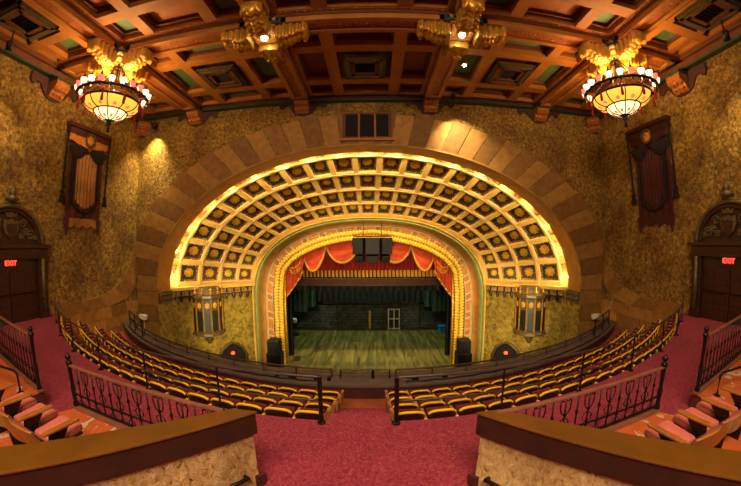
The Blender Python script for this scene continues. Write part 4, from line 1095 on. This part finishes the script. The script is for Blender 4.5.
    y0, y1 = 9.72, 11.72
    def cloth(name, m, ya, yb, z0, z1, d, nf, amp, zf=None, parent=None):
        bm = BM(); n = nf*8; P_ = []
        for i in range(n+1):
            f = i/n; y = ya+(yb-ya)*f; lo_ = z0 if zf is None else zf(f); P_.append([(X(d+amp*math.sin(2*pi*nf*f)), y, lo_+(z1-lo_)*g) for g in (0, .33, .66, 1)])
        grid(bm, P_); p = parent or t; return obj(name, bm, m, p, smooth=True, at=Vector(p['_o']))
    cloth('cloth', mm['cloth'], y0, y1, 1.1, 4.6, .10, 5, .025, lambda f: 1.12-.0*f)
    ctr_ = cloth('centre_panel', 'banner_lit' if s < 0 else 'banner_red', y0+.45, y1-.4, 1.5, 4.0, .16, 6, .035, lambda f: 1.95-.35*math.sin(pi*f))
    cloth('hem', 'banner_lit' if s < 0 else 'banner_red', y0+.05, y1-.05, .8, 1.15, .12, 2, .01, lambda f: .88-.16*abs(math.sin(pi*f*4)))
    bm = BM(); tube(bm, [(X(.17), y0+.28+.0*k, 4.0-2.2*k/10) for k in range(11)] + [(X(.19), y0+.28+1.42*k/14, 1.8-.42*math.sin(pi*k/14)) for k in range(1, 14)] + [(X(.17), y1-.3, 1.8+2.2*k/10) for k in range(11)], .055, 6); obj('border_cord', bm, 'banner_dark', t, smooth=True)
    for y in (y0+.1, y1-.1):
        bm = BM(); prism(bm, [(y-.14, 1.15), (y+.14, 1.15), (y+.1, .8), (y+.02, .42), (y-.02, .42), (y-.1, .8)], 'x', X(.08), X(.14)); obj('tail', bm, mm['cloth'], t)
    # header pelmet with medallion and dark swags
    bm = BM(); slabx(bm, 9.45, 11.95, 5.02, 5.2, .0, .34); slabx(bm, 9.5, 11.9, 4.72, 5.02, .0, .24); obj('pelmet', bm, 'banner_lit_brown' if s < 0 else 'door_red', t, bevel=.02)
    cloth('pelmet_cloth', 'gold_relief' if s < 0 else 'door_red', 9.55, 11.85, 4.2, 4.75, .2, 3, .02, lambda f: 4.15+.28*abs(math.cos(pi*f)))
    for a, b in ((9.6, 10.62), (10.78, 11.8)):
        bm = BM(); P_ = []
        for i in range(15):
            f = i/14; zt = 4.25+.08*math.sin(pi*f); P_.append([(X(.22+.1*math.sin(pi*g)), a+(b-a)*f, zt-(.12+.52*math.sin(pi*f)**.8)*g) for g in (0, .25, .5, .75, 1)])
        grid(bm, P_); obj('dark_swag', bm, 'banner_dark', t, smooth=True)
    bm = BM(); tube(bm, [(X(.3), 10.7+.26*math.cos(2*pi*k/20), 4.62+.28*math.sin(2*pi*k/20)) for k in range(20)], .06, 8, closed=True); obj('medallion_ring', bm, 'carved_bronze', t, smooth=True)
    bm = BM(); vs_ = bmesh.ops.create_uvsphere(bm, u_segments=14, v_segments=8, radius=.22)['verts']; bmesh.ops.transform(bm, matrix=Matrix.Translation((X(.26), 10.7, 4.62)) @ Matrix.Diagonal((.3, 1, 1.05, 1)), verts=vs_); obj('medallion', bm, 'gold_relief', t, smooth=True)
    for y in (9.5, 11.95):
        bm = BM(); tube(bm, [(X(.26), y, 5.1), (X(.2), y, 4.2), (X(.16), y, 2.2)], .045, 6); obj('cord', bm, 'banner_dark', t)
        bm = BM(); lathe(bm, [(.02, .5), (.1, .42), (.07, .34), (.12, .1), (.13, 0)], (X(.16), y, 1.78), 10); obj('tassel', bm, 'banner_dark', t, smooth=True)
    # small pale spotlight fixed near the corner
    t = thing('wall_spotlight', f'small pale spotlight on a bracket near the {SIDE[s]} corner beside the arch foot', 'spotlight', (s*11.95, 14.2, -4.0), 'corner spotlights')
    bm = BM(); box(bm, (s*11.95, 14.15, -3.85), (.32, .42, .3), Matrix.Rotation(s*.4, 3, 'Z') @ Matrix.Rotation(-.2, 3, 'X')); obj('lamp_body', bm, 'pale_fixture', t, bevel=.05)
    bm = BM(); tube(bm, [(s*11.95, 14.25, -4.0), (s*12.05, 14.47, -4.1)], .04, 6); obj('bracket', bm, 'black_metal', t)
    if s < 0:
        bm = BM(); tube(bm, [(-12.1, 14.40, -4.1), (-12.1, 14.40, -6.0)], .03, 6); tag(obj('conduit', bm, 'pale_fixture'), 'thin pale conduit running down below the spotlight in the left corner', 'conduit')

# ================================================================== CHANDELIERS
for s in (-1, 1):
    cx, cy_ = s*8.9, Y1
    t = thing('chandelier', f'huge glowing glass bowl chandelier with a ring of small shades, {SIDE[s]} side', 'chandelier', (cx, cy_, 3.9), 'glass bowl chandeliers')
    bm = BM(); tube(bm, [(cx+.15*math.cos(2*pi*k/16), cy_+.15*math.sin(2*pi*k/16), 6.38) for k in range(16)], .05, 6, True); tube(bm, [(cx, cy_, 6.6), (cx, cy_, 5.5)], .04, 8); obj('stem', bm, 'iron', t)
    for k in range(8):
        a = 2*pi*(k+.5)/8; bm = BM(); tube(bm, [(cx+.15*math.cos(a), cy_+.15*math.sin(a), 6.36), (cx+.55*math.cos(a), cy_+.55*math.sin(a), 5.85), (cx+1.2*math.cos(a), cy_+1.2*math.sin(a), 5.38)], .022, 5); obj('chain', bm, 'iron', t)
    bm = BM(); lathe(bm, [(1.2, 5.16), (1.28, 5.16), (1.32, 5.2), (1.28, 5.24), (1.2, 5.24), (1.2, 5.16)], (cx, cy_, 0), 48); lathe(bm, [(1.02, 5.05), (1.07, 5.02), (1.08, 4.97), (1.02, 4.95)], (cx, cy_, 0), 40); obj('ring', bm, 'iron', t, smooth=True)
    nsd = 22
    for k in range(nsd):
        a = 2*pi*k/nsd; px_, py_ = cx+1.27*math.cos(a), cy_+1.27*math.sin(a)
        bm = BM(); lathe(bm, [(.05, .0), (.08, .05), (.10, .13), (.115, .2), (.03, .21)], (px_, py_, 5.24), 8); sd = obj('shade', bm, 'shade_white' if k % 3 else 'shade_rose', t, smooth=True)
        bm = BM(); lathe(bm, [(.04, .21), (.06, .25), (.02, .34), (.005, .46)], (px_, py_, 5.24), 6); obj('cap', bm, 'iron', sd, at=Vector(sd['_o'])); bm = BM(); lathe(bm, [(.005, -.2), (.035, -.12), (.05, -.02), (.05, .01)], (px_, py_, 5.24), 6); obj('cup', bm, 'iron', sd, at=Vector(sd['_o']))
    def bowl(name, m, prof): 
        bm = BM(); lathe(bm, prof, (cx, cy_, 0), 48); return obj(name, bm, m, t, smooth=True)
    up_ = [(1.0, 4.97), (.98, 4.88), (.88, 4.76), (.72, 4.68), (.60, 4.66)]; lo_ = [(.58, 4.67), (.56, 4.58), (.46, 4.46), (.28, 4.38), (.02, 4.35)]
    ub = bowl('upper_bowl', 'bowl_glass', up_); lb = bowl('lower_bowl', 'bowl_low', lo_)
    bm = BM(); 
    for pr, n_ in ((up_, 10), (lo_, 10)):
        for k in range(n_):
            a = 2*pi*(k+.5)/n_; tube(bm, [(cx+(r+.012)*math.cos(a), cy_+(r+.012)*math.sin(a), z-.012) for r, z in pr], .020, 5)
    tube(bm, [(cx+.60*math.cos(2*pi*k/40), cy_+.60*math.sin(2*pi*k/40), 4.655) for k in range(40)], .03, 6, True); obj('bowl_ribs', bm, 'iron', t)
    for bw, pr, rr_, zz, n_ in ((ub, up_, .80, 4.715, 10), (lb, lo_, .38, 4.42, 10)):
        for k in range(n_):
            a = 2*pi*k/n_; bm = BM(); vs_ = bmesh.ops.create_uvsphere(bm, u_segments=8, v_segments=6, radius=1)['verts']
            bmesh.ops.transform(bm, matrix=Matrix.Translation((cx+rr_*math.cos(a), cy_+rr_*math.sin(a), zz)) @ Matrix.Rotation(a, 4, 'Z') @ Matrix.Rotation(-.5, 4, 'Y') @ Matrix.Diagonal((.09, .07 if bw is ub else .05, .02, 1)), verts=vs_); obj('rose_patch', bm, 'shade_rose', bw, smooth=True, at=Vector(bw['_o']))
    bm = BM(); lathe(bm, [(.12, 4.38), (.14, 4.33), (.06, 4.28), (.09, 4.2), (.03, 4.12), (.05, 4.08), (.06, 3.92), (.01, 3.9)], (cx, cy_, 0), 12); obj('finial', bm, 'iron', t, smooth=True)
    for k in range(10):
        a = 2*pi*k/10+.2; px_, py_ = cx+1.16*math.cos(a), cy_+1.16*math.sin(a); bm = BM(); lathe(bm, [(.01, .5), (.03, .42), (.02, .36), (.05, .1), (.045, 0)], (px_, py_, 4.62), 6); obj('tassel', bm, 'pleat_red', t)

# ================================================================== LIGHT
def _link(name, l, loc):
    o = bpy.data.objects.new(name, l); COL.objects.link(o); o.location = Vector(loc) + Vector((0, 0, H)); return o
def _aim(o, loc, tgt): o.rotation_euler = (Vector(tgt)-Vector(loc)).to_track_quat('-Z', 'Y').to_euler(); return o
def spot(name, loc, tgt, e, size, blend, col, soft=.1):
    l = bpy.data.lights.new(name, 'SPOT'); l.energy = e; l.spot_size = R(size); l.spot_blend = blend; l.color = col; l.shadow_soft_size = soft
    return _aim(_link(name, l, loc), loc, tgt)
def point(name, loc, e, col, soft=.3):
    l = bpy.data.lights.new(name, 'POINT'); l.energy = e; l.color = col; l.shadow_soft_size = soft
    return _link(name, l, loc)
def area(name, loc, tgt, e, sx, sy_, col):
    l = bpy.data.lights.new(name, 'AREA'); l.energy = e; l.color = col; l.shape = 'RECTANGLE'; l.size = sx; l.size_y = sy_
    return _aim(_link(name, l, loc), loc, tgt)
WARM = (1, .66, .28)
for s in (-1, 1): point('chandelier_glow', (s*8.9, Y1, 5.5), 620 if s < 0 else 480, WARM, .3)
# cove lamps with reflectors behind the lip of the arch, throwing light down the vault
for i in range(19):
    u = .02+.96*i/18; p = C1.at(u); c = vs(u, .55)
    area('cove_reflector', (p[0], DS+.10, p[1]), tuple(c), 118, .7, .10, (1, .82, .44))
# unseen spots added at the balcony front to brighten proscenium and splayed walls
for x in (-6, 6): spot('added_front_spot', (x, arc(9.3, x), -4.6), (x*1.35, DP-.6, -4.4), 2300, 50, .6, (1, .76, .36), .25)
spot('added_front_spot', (0, 9.4, -4.5), (0, DP, -1.6), 1900, 52, .6, (1, .72, .34), .25)
area('stage_border_light', (0, 22.2, 1.9), (0, 23.2, -8), 1250, 9, .8, (1, .90, .36))
area('stage_rear_light', (0, 26.3, 1.9), (0, 29, -8), 650, 9, .8, (.62, 1, .72))
area('house_light', (0, -3.5, 6.2), (0, 4, -3), 1550, 7, 3, (1, .74, .46))
def washer(loc, tgt, e, size, blend, col, label):
    """a wall washer: black can with the lamp inside its open end"""
    d = (Vector(tgt)-Vector(loc)).normalized(); q = d.to_track_quat('-Z', 'Y').to_matrix().to_4x4()
    t = thing('wall_washer', label, 'spotlight', loc, 'wall washers')
    bm = BM(); lathe(bm, [(.001, .16), (.09, .16), (.12, .10), (.12, -.16), (.105, -.16), (.10, .05), (.001, .07)], (0, 0, 0), 16)
    bmesh.ops.transform(bm, matrix=Matrix.Translation(loc) @ q, verts=bm.verts[:]); obj('can', bm, 'black_metal', t, smooth=True)
    bm = BM(); tube(bm, [tuple(loc), (loc[0], loc[1], 7.0)], .025, 6); obj('stem', bm, 'black_metal', t)
    spot('wall_washer_lamp', tuple(Vector(loc)-d*.02), tgt, e, size, blend, col, .04)
washer((-11.25, 13.95, 6.3), (-11.75, 14.5, 2.6), 2400, 125, 1.0, (1, .76, .32), 'small black spotlight washing the left corner of the front wall')
washer((3.95, 13.1, 6.6), (4.6, 14.5, 4.2), 2300, 104, .05, (1, .80, .42), 'small black spotlight throwing a hard bright beam on the right arch stones')
for s in (-1, 1): washer((s*11.3, 5.6, 6.4), (s*12.5, 6.6, 1.5), 1000, 66, .6, (1, .74, .32), f'small black spotlight high on the {SIDE[s]} side wall above the door')
w = bpy.data.worlds.new('world'); sc.world = w; w.use_nodes = True
w.node_tree.nodes['Background'].inputs[0].default_value = (1, .7, .4, 1); w.node_tree.nodes['Background'].inputs[1].default_value = .02
sc.view_settings.view_transform = 'Standard'; sc.view_settings.look = 'None'; sc.view_settings.gamma = 1; sc.view_settings.exposure = 0.3
sc.view_settings.use_curve_mapping = False
sc.cycles.use_denoising = True
sc.cycles.max_bounces = 8; sc.cycles.diffuse_bounces = 4
sc.cycles.sample_clamp_indirect = 4
